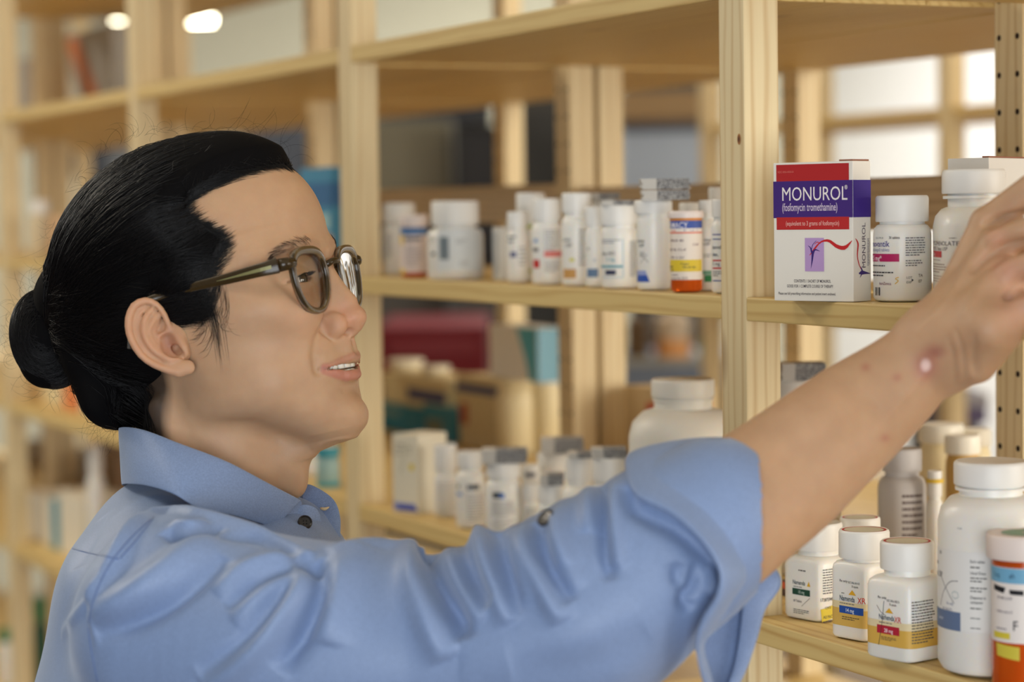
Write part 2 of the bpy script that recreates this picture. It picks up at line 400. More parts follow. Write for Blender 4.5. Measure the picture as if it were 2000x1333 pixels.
class Wrap:
    """maps (s, z) on a bottle's side wall to 3-D; s mm from the middle as seen, to the viewer's right"""
    def __init__(s, pts, view):
        s.p = np.vstack([pts, pts[:1]]); seg = np.diff(s.p, axis=0); s.L = np.concatenate([[0], np.cumsum(np.hypot(seg[:, 0], seg[:, 1]))]); s.tot = s.L[-1]
        vd = np.array([math.cos(view), math.sin(view)]); nrm = np.stack([seg[:, 1], -seg[:, 0]], 1); nrm /= np.linalg.norm(nrm, axis=1, keepdims=True)
        # start where the outline crosses the plane of view through the axis, on the near side
        side = np.array([-vd[1], vd[0]]); q = pts @ side; dep = pts @ vd; m = dep > 0; i = np.where(m, np.abs(q), 9).argmin(); s.s0 = s.L[i]; s.side = side; s.vd = vd
        s.near = np.where(dep > -1e-9, q, np.nan)
    def at(s, a, off=0):
        a = (s.s0+np.asarray(a, float)) % s.tot; i = np.clip(np.searchsorted(s.L, a, side='right')-1, 0, len(s.L)-2); t = ((a-s.L[i])/(s.L[i+1]-s.L[i]))[:, None]
        P = s.p[i]*(1-t)+s.p[i+1]*t; d = s.p[i+1]-s.p[i]; nn = np.stack([d[:, 1], -d[:, 0]], 1); nn /= np.linalg.norm(nn, axis=1, keepdims=True); return P+nn*off
    def s_of(s, lat):
        """arc length of a point seen lat metres right of the axis"""
        a = np.linspace(-s.tot*.3, s.tot*.3, 400); P = s.at(a); q = P @ s.side; dep = P @ s.vd; q = np.where(dep > -.1*abs(dep).max(), q, 9); i = np.abs(q-lat).argmin(); return a[i]
def bend_ready(v2, faces, step=.0012):
    """cut flat shapes into narrow upright strips so that they can follow a curved wall"""
    bm = bmesh.new(); vs = [bm.verts.new((a, 0, b)) for a, b in v2]
    for q in faces:
        try: bm.faces.new([vs[i] for i in q])
        except ValueError: pass
    x0, x1 = min(p[0] for p in v2), max(p[0] for p in v2); n = int((x1-x0)/step)
    for i in range(1, n+1):
        g_ = bm.verts[:]+bm.edges[:]+bm.faces[:]; bmesh.ops.bisect_plane(bm, geom=g_, plane_co=(x0+(x1-x0)*i/(n+1), 0, 0), plane_no=(1, 0, 0), dist=1e-7)
    bm.verts.index_update(); out = [(p.co.x, p.co.z) for p in bm.verts], [[l.index for l in q.verts] for q in bm.faces]; bm.free(); return out
def print_items(mb, wr, items, off=.00012):
    for k, it in enumerate(items):
        o = off+.000016*k+.00003
        if it[0] == 'r':
            _, s0, s1, z0, z1, c = it; n = max(2, int(abs(s1-s0)/.0012)+1); a = np.linspace(s0, s1, n); P = wr.at(a, o)
            v = [(p[0], p[1], z0) for p in P]+[(p[0], p[1], z1) for p in P]; mb.add(v, [(i, i+1, n+i+1, n+i) for i in range(n-1)], color(c) if not hasattr(c, 'name') else c)
        elif it[0] == 't':
            _, txt, s, z, h, c = it[:6]; sx = it[6] if len(it) > 6 else 1.0; v, f = text2d(txt)
            if not len(v): continue
            v, f = bend_ready(np.column_stack([s+v[:, 0]*h*1.35*sx, z+v[:, 1]*h*1.35]), f, .0016); v = np.array(v); P = wr.at(v[:, 0], o); mb.add(np.column_stack([P, v[:, 1]]), f, color(c))
        elif it[0] == 'l':
            _, s0, s1, z0, z1, n, c = it; r_ = random.Random(int(abs(s0*1e5))+n)
            for i in range(n):
                z = z1-(z1-z0)*(i+.5)/n; hh = (z1-z0)/n*.42; x = s0; e = s1-(s1-s0)*(.35 if i == n-1 else r_.uniform(0, .12))
                while x < e:
                    w = r_.uniform(.0009, .0032); P = wr.at([x, min(x+w, e)], o); mb.add([(P[0][0], P[0][1], z-hh/2), (P[1][0], P[1][1], z-hh/2), (P[1][0], P[1][1], z+hh/2), (P[0][0], P[0][1], z+hh/2)], [(0, 1, 2, 3)], color(c)); x += w+.0005
        elif it[0] == 'p':
            _, pts, c = it; pts, f = bend_ready(pts, [tuple(range(len(pts)))], .001); P = wr.at([p[0] for p in pts], o); mb.add([(a[0], a[1], p[1]) for a, p in zip(P, pts)], f, color(c))
        elif it[0] == 's':
            _, pts, w, c = it; q = spline(np.array([(a, b, 0) for a, b in pts]), 18)[:, :2]; d = np.gradient(q, axis=0); d /= np.linalg.norm(d, axis=1, keepdims=True)+1e-9; nn = np.stack([-d[:, 1], d[:, 0]], 1)
            ww = (w if hasattr(w, '__len__') else [w, w]); ww = np.interp(np.linspace(0, 1, 18), np.linspace(0, 1, len(ww)), ww)[:, None]; A, B = q+nn*ww/2, q-nn*ww/2; PA, PB = wr.at(A[:, 0], o), wr.at(B[:, 0], o)
            v = [(p[0], p[1], a[1]) for p, a in zip(PA, A)]+[(p[0], p[1], a[1]) for p, a in zip(PB, B)]; mb.add(v, [(i, i+1, 18+i+1, 18+i) for i in range(17)], color(c))
def place(cx, inset): return onY(cx, 500, Y0+inset)
_SH = 0.0003
class Prod:
    """placement of one product: cx photo column of its axis, inset behind the front edge, z of its shelf"""
    def __init__(s, cx, inset, shelf):
        s.cx = cx; s.z0 = shelf; s.Y = Y0+inset; z = shelf; P = onY(cx, 500, s.Y)
        # the axis is vertical: take the column at the shelf's height
        for _ in range(3):
            py = proj((P[0], P[1], z+.05))[1]; P = onY(cx, py, s.Y)
        s.X = P[0]; s.D = depth((P[0], P[1], z+.05)); s.k = s.D/F_PX; s.loc = (s.X, s.Y, z)
        s.view = math.atan2(CAMP[1]-s.Y, CAMP[0]-s.X)
    def h(s, py): return onY(s.cx, py, s.Y)[2]-s.z0     # height above the shelf
    def w(s, px): return px*s.k
def bottle(p, name, label, wpx, ybody, ycap, capw, n=2.0, rot=0.0, body=None, capm=None, items=(), ry=None, neck=None, cat='bottle', group=None, ribs=56, shoulder=.010, foot=.003, y_lab=None, ring=False, band=None, captop=None, labm=None, cap_inner=False):
    """ybody: photo row of the shoulder top; ycap: (top row, bottom row) of the cap"""
    body = body or WHITE; capm = capm or CAPM; root = empty(name, p.loc); tag(root, label, cat, group)
    R = p.w(wpx)/2; RY = (p.w(ry)/2 if ry else R); rc = p.w(capw)/2; hb = p.h(ybody); c1, c0 = p.h(ycap[0]), p.h(ycap[1]); c0 = max(c0, hb*.6); hb = min(hb, c0-.0005) if not neck else hb
    rn = (p.w(neck)/2 if neck else rc*.86); mb = MB(); rings = []; sh = min(shoulder, hb*.3)
    prof = [(0, -foot*1.2), (foot*.35, -foot*.35), (foot, 0), (hb-sh, 0)]
    for z, d in prof: q = outline(R+d, RY+d, n, rot); rings.append([(x, y, max(z, .0)) for x, y in q])
    for a in (.35, .7, .92, 1.0):
        t = math.sin(a*math.pi/2); u = 1-math.cos(a*math.pi/2); fx = (R*(1-u)+rn*u); fy = (RY*(1-u)+rn*u); nn = n*(1-u)+2*u; q = outline(fx, fy, nn, rot); rings.append([(x, y, hb-sh+sh*t) for x, y in q])
    for z in (hb+.0004, c0+.002): q = outline(rn, rn, 2, rot); rings.append([(x, y, z) for x, y in q])
    mb.loft(rings, body); 
    if ring: mb.cyl((0, 0), rc*.97, rc*.97, c0-.0035, c0-.0015, body, 40)
    b = mb.build('body', root, angle=38)
    # ribbed cap
    mb = MB(); M_ = ribs*2; rr = []
    for z, k, rib in ((c0, .985, 1), (c0+.0012, 1, 1), (c1-.0022, 1, 1), (c1-.0008, .985, 0), (c1, .94, 0), (c1-.0005, .86, 0), (c1-.0006, .01, 0)):
        rr.append([((rc*k+(.00018 if (j % 2 and rib) else 0))*math.cos(2*math.pi*j/M_), (rc*k+(.00018 if (j % 2 and rib) else 0))*math.sin(2*math.pi*j/M_), z) for j in range(M_)])
    mb.loft(rr, capm); cap = mb.build('cap', root, angle=50)
    if captop:
        mb = MB(); n_ = 48
        for r0, r1, c in captop:
            v = [(rc*r0*math.cos(2*math.pi*j/n_), rc*r0*math.sin(2*math.pi*j/n_), c1-.0003) for j in range(n_)]+[(rc*r1*math.cos(2*math.pi*j/n_), rc*r1*math.sin(2*math.pi*j/n_), c1-.0003) for j in range(n_)]
            mb.add(v, [(j, (j+1) % n_, n_+(j+1) % n_, n_+j) for j in range(n_)], color(c))
        mb.build('cap_print', cap)
    if items:
        wr = Wrap(outline(R, RY, n, rot, 160), p.view); mb = MB(); conv = []
        S_ = lambda px: wr.s_of((px-p.cx)*p.k); Z_ = lambda py: p.h(py)
        for it in items:
            if it[0] == 'r': conv.append(('r', S_(it[1]), S_(it[2]), Z_(it[4]), Z_(it[3]), it[5]))
            elif it[0] == 'wrap': conv.append(('r', -wr.tot*.46, wr.tot*.46, Z_(it[2]), Z_(it[1]), it[3]))
            elif it[0] == 't': conv.append(('t', it[1], S_(it[2]), Z_(it[3]), it[4]*p.k, it[5])+tuple(it[6:]))
            elif it[0] == 'l': conv.append(('l', S_(it[1]), S_(it[2]), Z_(it[4]), Z_(it[3]), it[5], it[6]))
            elif it[0] == 'p': conv.append(('p', [(S_(a), Z_(b_)) for a, b_ in it[1]], it[2]))
            elif it[0] == 's': conv.append(('s', [(S_(a), Z_(b_)) for a, b_ in it[1]], (np.array(it[2])*p.k if hasattr(it[2], '__len__') else it[2]*p.k), it[3]))
        print_items(mb, wr, conv); mb.build('label', root)
    return root
def carton(name, label, corner, wx, wy, h, rot, items_front=(), items_side=(), m=None, cat='box', group=None, flap=False, top_m=None):
    """corner: world xyz of the bottom corner nearest the camera; front runs wx to the left of it, side wy to the right-behind"""
    m = m or CREAM; root = empty(name, (corner[0], corner[1], corner[2]+.0004), rot); tag(root, label, cat, group)
    mb = MB(); mb.box((-wx, 0, 0), (0, wy, h), m, .0006); mb.build('carton', root) if (items_front or items_side or flap) else mb.build('carton', root)
    if items_front or items_side:
        mb = MB()
        class FR:
            def at(s, a, off=0): a = np.asarray(a, float); return np.column_stack([a-wx, np.full(len(a), -off-.00005)])
        class SI:
            def at(s, a, off=0): a = np.asarray(a, float); return np.column_stack([np.full(len(a), off+.00005), a])
        def conv(its, W_):
            o = []
            for it in its:
                if it[0] == 'r': o.append(('r', it[1]*W_, it[2]*W_, it[3]*h, it[4]*h, it[5]))
                elif it[0] == 't': o.append(('t', it[1], it[2]*W_, it[3]*h, it[4]*h, it[5])+tuple(it[6:]))
                elif it[0] == 'l': o.append(('l', it[1]*W_, it[2]*W_, it[3]*h, it[4]*h, it[5], it[6]))
                elif it[0] == 'p': o.append(('p', [(a*W_, b*h) for a, b in it[1]], it[2]))
                elif it[0] == 's': o.append(('s', [(a*W_, b*h) for a, b in it[1]], np.array(it[2])*h if hasattr(it[2], '__len__') else it[2]*h, it[3]))
            return o
        print_items(mb, FR(), conv(items_front, wx)); (mb.build('print', root) if items_front else None); mb = MB(); print_items(mb, SI(), conv(items_side, wy)); (mb.build('print', root) if items_side else None)
    if flap:
        mb = MB(); mb.box((-wx*.18, .001, h), (-.0005, wy-.001, h+.0012), mat('carton_inside', (150, 100, 78), .8), .0004); mb.build('flap', root)
    return root
def leaflet(name, label, px, py_top, py_bot, wpx, Y, depth_=.028, rot=-.15, group='folded paper leaflets'):
    """accordion-folded leaflet lying flat, dense grey print on its folds"""
    zt, zb = onY(px, py_top, Y)[2], onY(px, py_bot, Y)[2]; P = onY(px, py_bot, Y); k = depth(P)/F_PX; w = wpx*k*1.02; hgt = max(zt-zb, .002); root_loc = (P[0], P[1], zb)
    mb = MB(); nL = max(3, int(hgt/.0011)); pp = mat('thin_leaflet_paper', (208, 204, 196), .8); gp = leaf_mat(); t = hgt/nL
    for i in range(nL):
        z = i*t; j = random.Random(px+i).uniform(-.0012, .0012)
        # rounded fold on the left third plain, the rest showing rows of print
        prof = [(-w/2+j+.0012*0, z+t*.5), (-w/2+j-.0008, z+t*.5)]
        mb.box((-w/2+j, -depth_/2, z), (-w/2+w*.32, depth_/2, z+t*.86), pp, t*.3); mb.box((-w/2+w*.32, -depth_/2-.0002+j*.3, z), (w/2+j*.8, depth_/2, z+t*.86), gp, t*.3)
    o = mb.build(name, None); o.location = root_loc; o.rotation_euler = (0, 0, math.atan2(RT[1], RT[0])+rot*0); tag(o, label, 'leaflet', group); return o
def leaf_mat():
    if 'leaf_print' in _mats: return _mats['leaf_print']
    m = bpy.data.materials.new('leaf_print'); m.use_nodes = True; nt = m.node_tree; b = nt.nodes['Principled BSDF']; tc = N(nt, 'ShaderNodeTexCoord'); n1 = N(nt, 'ShaderNodeTexNoise'); n1.inputs['Scale'].default_value = 900
    cr = N(nt, 'ShaderNodeValToRGB'); cr.color_ramp.elements[0].position = .42; cr.color_ramp.elements[0].color = (*srgb((92, 92, 94)), 1); cr.color_ramp.elements[1].position = .62; cr.color_ramp.elements[1].color = (*srgb((196, 194, 190)), 1)
    nt.links.new(tc.outputs['Object'], n1.inputs['Vector']); nt.links.new(n1.outputs[0], cr.inputs[0]); nt.links.new(cr.outputs[0], b.inputs['Base Color']); b.inputs['Roughness'].default_value = .8; _mats['leaf_print'] = m; return m
GR = (96, 94, 92); DK = (52, 50, 54)
def B(cx, inset, shelf): return Prod(cx, inset, shelf+.0004)
# ---------------------------------------------------------------- middle shelf, bay left of the near post
G1 = 'medicine bottles on the middle shelf left of the near post'
p = B(779, .055, ZM); bottle(p, 'pill_bottle', 'tall plain white bottle at the far left end of the middle shelf row', 66, 440, (397, 436), 62, items=[('l', 752, 764, 455, 505, 9, GR)], group=G1)
p = B(808, .028, ZM); bottle(p, 'pill_vial', 'vial with pale pink cap and blue banded label', 52, 444, (420, 443), 56, body=AMBER, capm=PINKCAP, items=[('wrap', 444, 532, (226, 210, 202)), ('wrap', 445, 459, (70, 118, 170)), ('r', 790, 822, 464, 470, (70, 70, 72)), ('r', 782, 788, 458, 478, (226, 190, 60)), ('l', 790, 825, 480, 520, 6, (160, 150, 150)), ('r', 782, 790, 525, 534, (220, 190, 40))], cat='vial', shoulder=.003)
p = B(889, .036, ZM); bottle(p, 'pill_jar', 'squat wide white jar with a broad cap', 110, 446, (393, 440), 92, items=[('r', 855, 940, 448, 528, (222, 226, 226)), ('r', 858, 876, 462, 506, (120, 132, 138)), ('l', 890, 912, 466, 476, 2, (150, 150, 150)), ('r', 842, 850, 492, 498, DK), ('l', 896, 915, 508, 520, 3, (170, 168, 166)), ('l', 838, 850, 462, 474, 3, (170, 168, 160))], cat='jar', shoulder=.008)
P_ = onY(977, 500, Y0+.055); carton('small_carton', 'narrow white carton standing behind the squat jar', (P_[0], P_[1], ZM), .020, .03, .052, -.05, items_front=[('r', .1, .35, .1, .9, (190, 196, 200)), ('l', .5, .9, .1, .9, 12, (150, 150, 150))], m=mat('grey_white_carton', (214, 212, 206), .7), cat='carton')
P_ = onY(1000, 500, Y0+.085); carton('small_carton', 'beige carton with dark edge print between the jar and the lime banded bottle', (P_[0], P_[1], ZM), .016, .03, .056, -.05, items_front=[('r', .7, .9, .1, .55, (90, 84, 70))], m=mat('beige_carton', (206, 196, 176), .7), cat='carton')
p = B(1037, .062, ZM); bottle(p, 'pill_bottle', 'white bottle with lime green bands behind the red square bottle', 62, 440, (377, 434), 56, items=[('wrap', 440, 446, (176, 186, 70)), ('wrap', 526, 531, (176, 186, 70)), ('l', 1012, 1034, 470, 510, 4, GR)], group=G1)
p = B(1010, .034, ZM); bottle(p, 'pill_bottle', 'small white bottle with blue dotted label beside the lime banded one', 42, 452, (414, 446), 38, items=[('l', 992, 1010, 458, 476, 2, GR), ('r', 996, 1008, 492, 502, (84, 88, 130)), ('l', 1012, 1028, 480, 520, 5, (160, 156, 150))], group=G1)
p = B(1068, .030, ZM); bottle(p, 'pill_bottle', 'white bottle with a red square and pink stripe on its label', 60, 436, (388, 430), 56, items=[('l', 1063, 1094, 448, 490, 8, (120, 116, 112)), ('r', 1062, 1096, 490, 502, (214, 120, 112)), ('l', 1063, 1094, 508, 532, 5, (140, 136, 132)), ('r', 1041, 1053, 507, 523, (190, 40, 36)), ('r', 1043, 1050, 466, 474, (130, 160, 196)), ('r', 1041, 1051, 484, 491, GR)], group=G1)
p = B(1127, .030, ZM); bottle(p, 'pill_bottle', 'white bottle with a tan square on its label', 62, 424, (377, 415), 58, items=[('t', 'pride', 1100, 471, 7, DK), ('t', 'USP', 1104, 482, 7, DK), ('l', 1130, 1150, 446, 520, 9, (120, 118, 116)), ('r', 1100, 1124, 525, 543, (196, 148, 84)), ('r', 1112, 1121, 504, 510, (214, 206, 90))], group=G1)
p = B(1161, .024, ZM); bottle(p, 'pill_bottle', 'slim white bottle with a slate blue square', 38, 448, (404, 441), 36, items=[('r', 1146, 1167, 525, 541, (96, 122, 152)), ('t', 'al', 1147, 488, 6, DK), ('l', 1158, 1166, 505, 512, 2, (150, 170, 190))], group=G1)
p = B(1209, .026, ZM); bottle(p, 'pill_bottle', 'stout white bottle with a teal framed label', 72, 446, (401, 439), 76, items=[('l', 1176, 1216, 466, 476, 2, (120, 128, 140)), ('t', 'itine HCl', 1176, 498, 7.5, DK, .9), ('t', '5 mg', 1184, 509, 7, (70, 150, 170)), ('r', 1174, 1216, 518, 522, (60, 150, 166)), ('r', 1182, 1202, 527, 536, (50, 56, 84)), ('r', 1215.4, 1216.6, 466, 542, (150, 190, 214)), ('l', 1229, 1243, 470, 540, 18, (110, 108, 110)), ('r', 1176, 1216, 540.5, 541.5, (150, 190, 214))], group=G1)
p = B(1276, .026, ZM); bottle(p, 'pill_bottle', 'white bottle with a blue wedge and a drawn cross, two leaflets on its cap', 66, 428, (391, 417), 74, items=[('t', 'nazine', 1245, 473, 6.5, DK), ('t', 'USP', 1248, 482, 6.5, DK), ('t', '50', 1250, 500, 9, (120, 118, 116)), ('s', [(1249, 497), (1258, 504), (1266, 512)], 1, (130, 122, 116)), ('s', [(1264, 496), (1256, 506), (1251, 514)], 1, (130, 122, 116)), ('p', [(1244, 528), (1260, 528), (1263, 537), (1244, 537)], (150, 160, 206)), ('p', [(1244, 537), (1263, 537), (1268, 550), (1244, 550)], (48, 84, 170))], group=G1)
leaflet('folded_leaflet', 'upper of the two folded leaflets stacked on the blue wedge bottle', 1298, 349, 370, 92, Y0+.026)
leaflet('folded_leaflet', 'lower of the two folded leaflets, lying directly on the blue wedge bottle cap', 1299, 371.5, 391, 90, Y0+.026)
leaflet('folded_leaflet', 'folded leaflet on the stout teal framed bottle', 1210, 391, 401, 70, Y0+.026)
leaflet('folded_leaflet', 'grey folded leaflet lying behind the tan square bottle cap', 1180, 377, 390, 58, Y0+.075)
p = B(1180, .075, ZM); bottle(p, 'pill_bottle', 'white bottle hidden behind, carrying a grey leaflet', 46, 440, (390, 425), 44, group=G1)
p = B(1340, .020, ZM); bottle(p, 'pill_vial', 'amber prescription vial with a yellow sticker and blue pharmacy banner', 62, 430, (412, 426), 70, body=AMBER, capm=PINKCAP, n=2, shoulder=.002, cat='vial', items=[('wrap', 431, 546, (232, 220, 206)), ('r', 1309, 1371, 431, 446, (60, 84, 158)), ('t', 'RMACY', 1310, 445, 11.5, (226, 222, 226), .86), ('wrap', 426, 431, (214, 138, 50)), ('r', 1309, 1371, 447, 452, (232, 224, 214)), ('t', 'THAI', 1312, 452.5, 4.5, (214, 84, 60)), ('l', 1335, 1370, 448, 452, 1, (70, 78, 130)), ('r', 1309, 1371, 453, 456, (222, 120, 96)),
    ('t', 'GELA MILLER  MD', 1309, 472, 5.2, (120, 92, 96), .8), ('t', 'COMT', 1352, 480, 5, (150, 120, 120), .8), ('t', 'A GMG TAB  (TV) AF', 1309, 490, 5.4, (120, 92, 96), .72), ('t', 'ALY  FOR  10  DAY', 1309, 505, 5.2, (120, 92, 96), .76), ('r', 1309, 1369, 507, 530, (220, 192, 50)), ('t', 'PTS', 1309, 530, 12, (30, 26, 24), .8), ('t', 'Project', 1329, 517, 4.5, DK, .9), ('t', 'Take with light', 1332, 523, 4.2, DK, .8), ('l', 1312, 1334, 534, 539, 1, (130, 110, 110)), ('t', 'Lot Exp Dec 2019', 1311, 545, 5, (130, 104, 104), .8)])
p = B(1385, .050, ZM); bottle(p, 'pill_bottle', 'white bottle with a green corner behind the amber vial', 56, 428, (391, 416), 40, items=[('t', 'vitam', 1374, 471, 6, DK), ('t', 'USP', 1374, 479, 6, DK), ('r', 1372, 1392, 528, 536, (110, 160, 130)), ('r', 1375, 1392, 537, 550, (40, 132, 70)), ('l', 1374, 1392, 495, 503, 2, (120, 130, 128))], group=G1)
p = B(1414, .026, ZM); bottle(p, 'pill_bottle', 'white bottle with red lines partly hidden by the near post', 50, 432, (389, 424), 46, items=[('t', 'lamide', 1392, 486, 7.5, DK), ('t', 'des,', 1392, 500, 7.5, DK), ('r', 1392, 1412, 466, 468, (80, 90, 150)), ('r', 1392, 1412, 507, 510, (200, 50, 46)), ('t', '5 mg', 1392, 518, 7, GR), ('r', 1392, 1412, 522, 525, (200, 50, 46)), ('l', 1392, 1410, 528, 540, 3, GR), ('r', 1392, 1412, 547, 549, (60, 80, 150)), ('r', 1392, 1410, 457, 459, (80, 90, 150))], group=G1)
p = B(1400, .11, ZM); bottle(p, 'pill_bottle', 'tall white bottle at the back showing only its cap left of the near post', 40, 400, (366, 392), 30, group=G1)
p = B(1352, .085, ZM); bottle(p, 'pill_bottle', 'white bottle behind the amber vial with a leaflet on its cap', 44, 425, (396, 412), 50, group=G1)
# ---------------------------------------------------------------- lower shelf, same bay
G2 = 'white bottles on the lower shelf behind the sleeve'
c_ = onZ(818, 1006, ZL); carton('medicine_box', 'cream medicine box with a blue bottom stripe and yellow patch', (c_[0], max(c_[1], Y0+.012), ZL), .036, .045, .0825, .42, items_front=[('p', [(.02, .03), (.98, .03), (.86, .13), (.02, .13)], (150, 158, 206)), ('p', [(.2, .03), (.98, .03), (.86, .10), (.12, .10)], (66, 78, 168)), ('r', .66, .84, .55, .63, (222, 196, 40)), ('l', .12, .5, .72, .9, 3, (176, 168, 150)), ('s', [(.3, .5), (.45, .7), (.6, .9)], .012, (170, 172, 140)), ('l', .62, .8, .74, .86, 2, (176, 168, 150))], m=mat('ivory_carton', (228, 220, 198), .7))
for cx, ins, w, yb, yc, cw, lab, its in [
    (870, .040, 46, 926, (868, 918), 44, 'slim white bottle next to the cream medicine box', [('l', 852, 890, 940, 1005, 9, (190, 184, 170))]),
    (919, .028, 58, 920, (882, 913), 50, 'white bottle with a black mark, second from the cream box', [('r', 912, 936, 944, 954, (74, 78, 86)), ('l', 912, 945, 960, 1015, 10, (150, 144, 136)), ('r', 892, 902, 960, 966, (120, 150, 200)), ('r', 893, 897, 944, 952, (90, 110, 100))]),
    (983, .022, 70, 938, (903, 932), 66, 'white bottle with a printed oval, a folded leaflet on its cap', [('r', 962, 980, 958, 970, (70, 74, 84)), ('r', 975, 985, 960, 970, (70, 110, 180)), ('l', 960, 1006, 975, 1005, 7, (150, 146, 140)), ('s', [(962, 1018), (975, 1010), (1000, 1012), (1003, 1025), (985, 1032), (965, 1028), (962, 1018)], 1.2, (150, 146, 140)), ('l', 966, 998, 1014, 1028, 3, (160, 156, 150))]),
    (1037, .042, 34, 982, (945, 975), 32, 'small white capped bottle left in the pair before the leaflet stack', [('l', 1024, 1048, 990, 1030, 7, (150, 146, 140))]),
    (1075, .030, 52, 985, (947, 980), 50, 'small white capped bottle right in the pair before the leaflet stack', [('l', 1055, 1095, 992, 1030, 7, (140, 136, 130))]),
    (1132, .040, 70, 950, (893, 938), 54, 'left one of two broad capped bottles by the sleeve fold', [('l', 1110, 1150, 975, 1000, 4, (170, 166, 160))]),
    (1192, .036, 76, 950, (893, 938), 68, 'right one of two broad capped bottles by the sleeve fold', [('l', 1160, 1215, 975, 1000, 4, (170, 166, 160))]),
    (1037, .075, 40, 950, (908, 942), 38, 'white bottle at the back under a crumpled leaflet', [('r', 1026, 1046, 922, 930, (90, 92, 104))]),
    (1080, .100, 62, 930, (884, 908), 60, 'rear bottle with a wide flat cap under the highest leaflet', []),
    (1160, .095, 50, 930, (885, 912), 48, 'rear white bottle between the two broad capped ones', [])]:
    p = B(cx, ins, ZL); bottle(p, 'pill_bottle', lab, w, yb, yc, cw, items=its, group=G2)
leaflet('folded_leaflet', 'folded leaflet resting on the printed oval bottle', 985, 876, 903, 86, Y0+.022)
leaflet('folded_leaflet', 'highest folded leaflet above the rear flat capped bottle', 1098, 855, 884, 80, Y0+.100)
leaflet('folded_leaflet', 'small crumpled leaflet on the right small capped bottle', 1078, 925, 946, 44, Y0+.030)
leaflet('folded_leaflet', 'folded leaflet on the left broad capped bottle', 1136, 882, 893, 50, Y0+.040)
leaflet('folded_leaflet', 'folded leaflet on the right broad capped bottle by the sleeve', 1190, 874, 893, 66, Y0+.036)
p = B(1336, .062, ZL); bottle(p, 'plastic_jar', 'large blank milky white jar standing behind the raised sleeve', 212, 798, (740, 775), 122, body=HDPE, capm=HDPE, neck=112, shoulder=.024, foot=.006, cat='jar', ring=True, ribs=40)
# ---------------------------------------------------------------- right bay, middle shelf
cM = onZ(1683, 586, ZM); Dm = 1.60
cM = onY(1667, 585, Y0+.006)
bx = carton('medicine_box', 'white, red and purple medicine box standing against the near post', (cM[0], cM[1], ZM), .0675, .0235, .1000, .41,
    items_front=[('r', .04, .955, .855, .985, (176, 34, 36)), ('r', 0, 1, .60, .865, (64, 36, 116)), ('r', .04, .955, .515, .605, (184, 40, 40)), ('t', 'MONUROL', .115, .725, .104, (238, 230, 226), .80), ('t', '®', .90, .80, .03, (238, 230, 226), .8), ('t', '(fosfomycin tromethamine)', .115, .650, .060, (214, 198, 214), .53), ('t', '(equivalent to 3 grams of fosfomycin)', .16, .545, .034, (232, 176, 166), .66), ('t', 'NDC 0456-4300-01', .06, .925, .016, (214, 110, 100), .8),
        ('r', .40, .64, .215, .455, (184, 150, 200)), ('s', [(.46, .33), (.52, .375), (.60, .425), (.70, .435), (.80, .395), (.90, .385), (.99, .435)], [.004, .014, .010, .020, .026, .030, .004], (196, 34, 38)), ('s', [(.475, .235), (.49, .29), (.50, .35)], [.001, .012, .022], (56, 34, 112)), ('s', [(.50, .345), (.53, .37), (.59, .36)], [.02, .012, .002], (56, 34, 112)), ('s', [(.49, .35), (.47, .385), (.44, .40)], [.018, .008, .002], (56, 34, 112)), ('s', [(.48, .36), (.50, .405), (.545, .435)], [.006, .005, .003], (56, 34, 112)), ('s', [(.52, .41), (.56, .425), (.60, .415)], [.003, .006, .002], (196, 34, 38)),
        ('t', 'CONTENTS: 1 SACHET OF MONUROL', .26, .135, .022, (78, 70, 80), .62), ('t', 'GOOD FOR 1 COMPLETE COURSE OF THERAPY', .17, .098, .022, (78, 70, 80), .62), ('t', 'Please see full prescribing information and patient insert enclosed.', .06, .045, .020, (70, 62, 70), .68)],
    items_side=[('r', 0, 1, .60, .865, (56, 30, 130)), ('s', [(.12, .45), (.26, .41), (.22, .33), (.30, .27), (.42, .23)], [.004, .020, .012, .010, .004], (196, 34, 38)), ('s', [(.30, .20), (.5, .205), (.95, .195)], [.01, .03, .002], (56, 34, 112)), ('s', [(.40, .25), (.48, .21), (.36, .17)], [.004, .022, .003], (56, 34, 112)), ('l', .78, .92, .25, .45, 22, (110, 100, 120))], m=mat('box_card_white', (234, 228, 216), .5), flap=True)
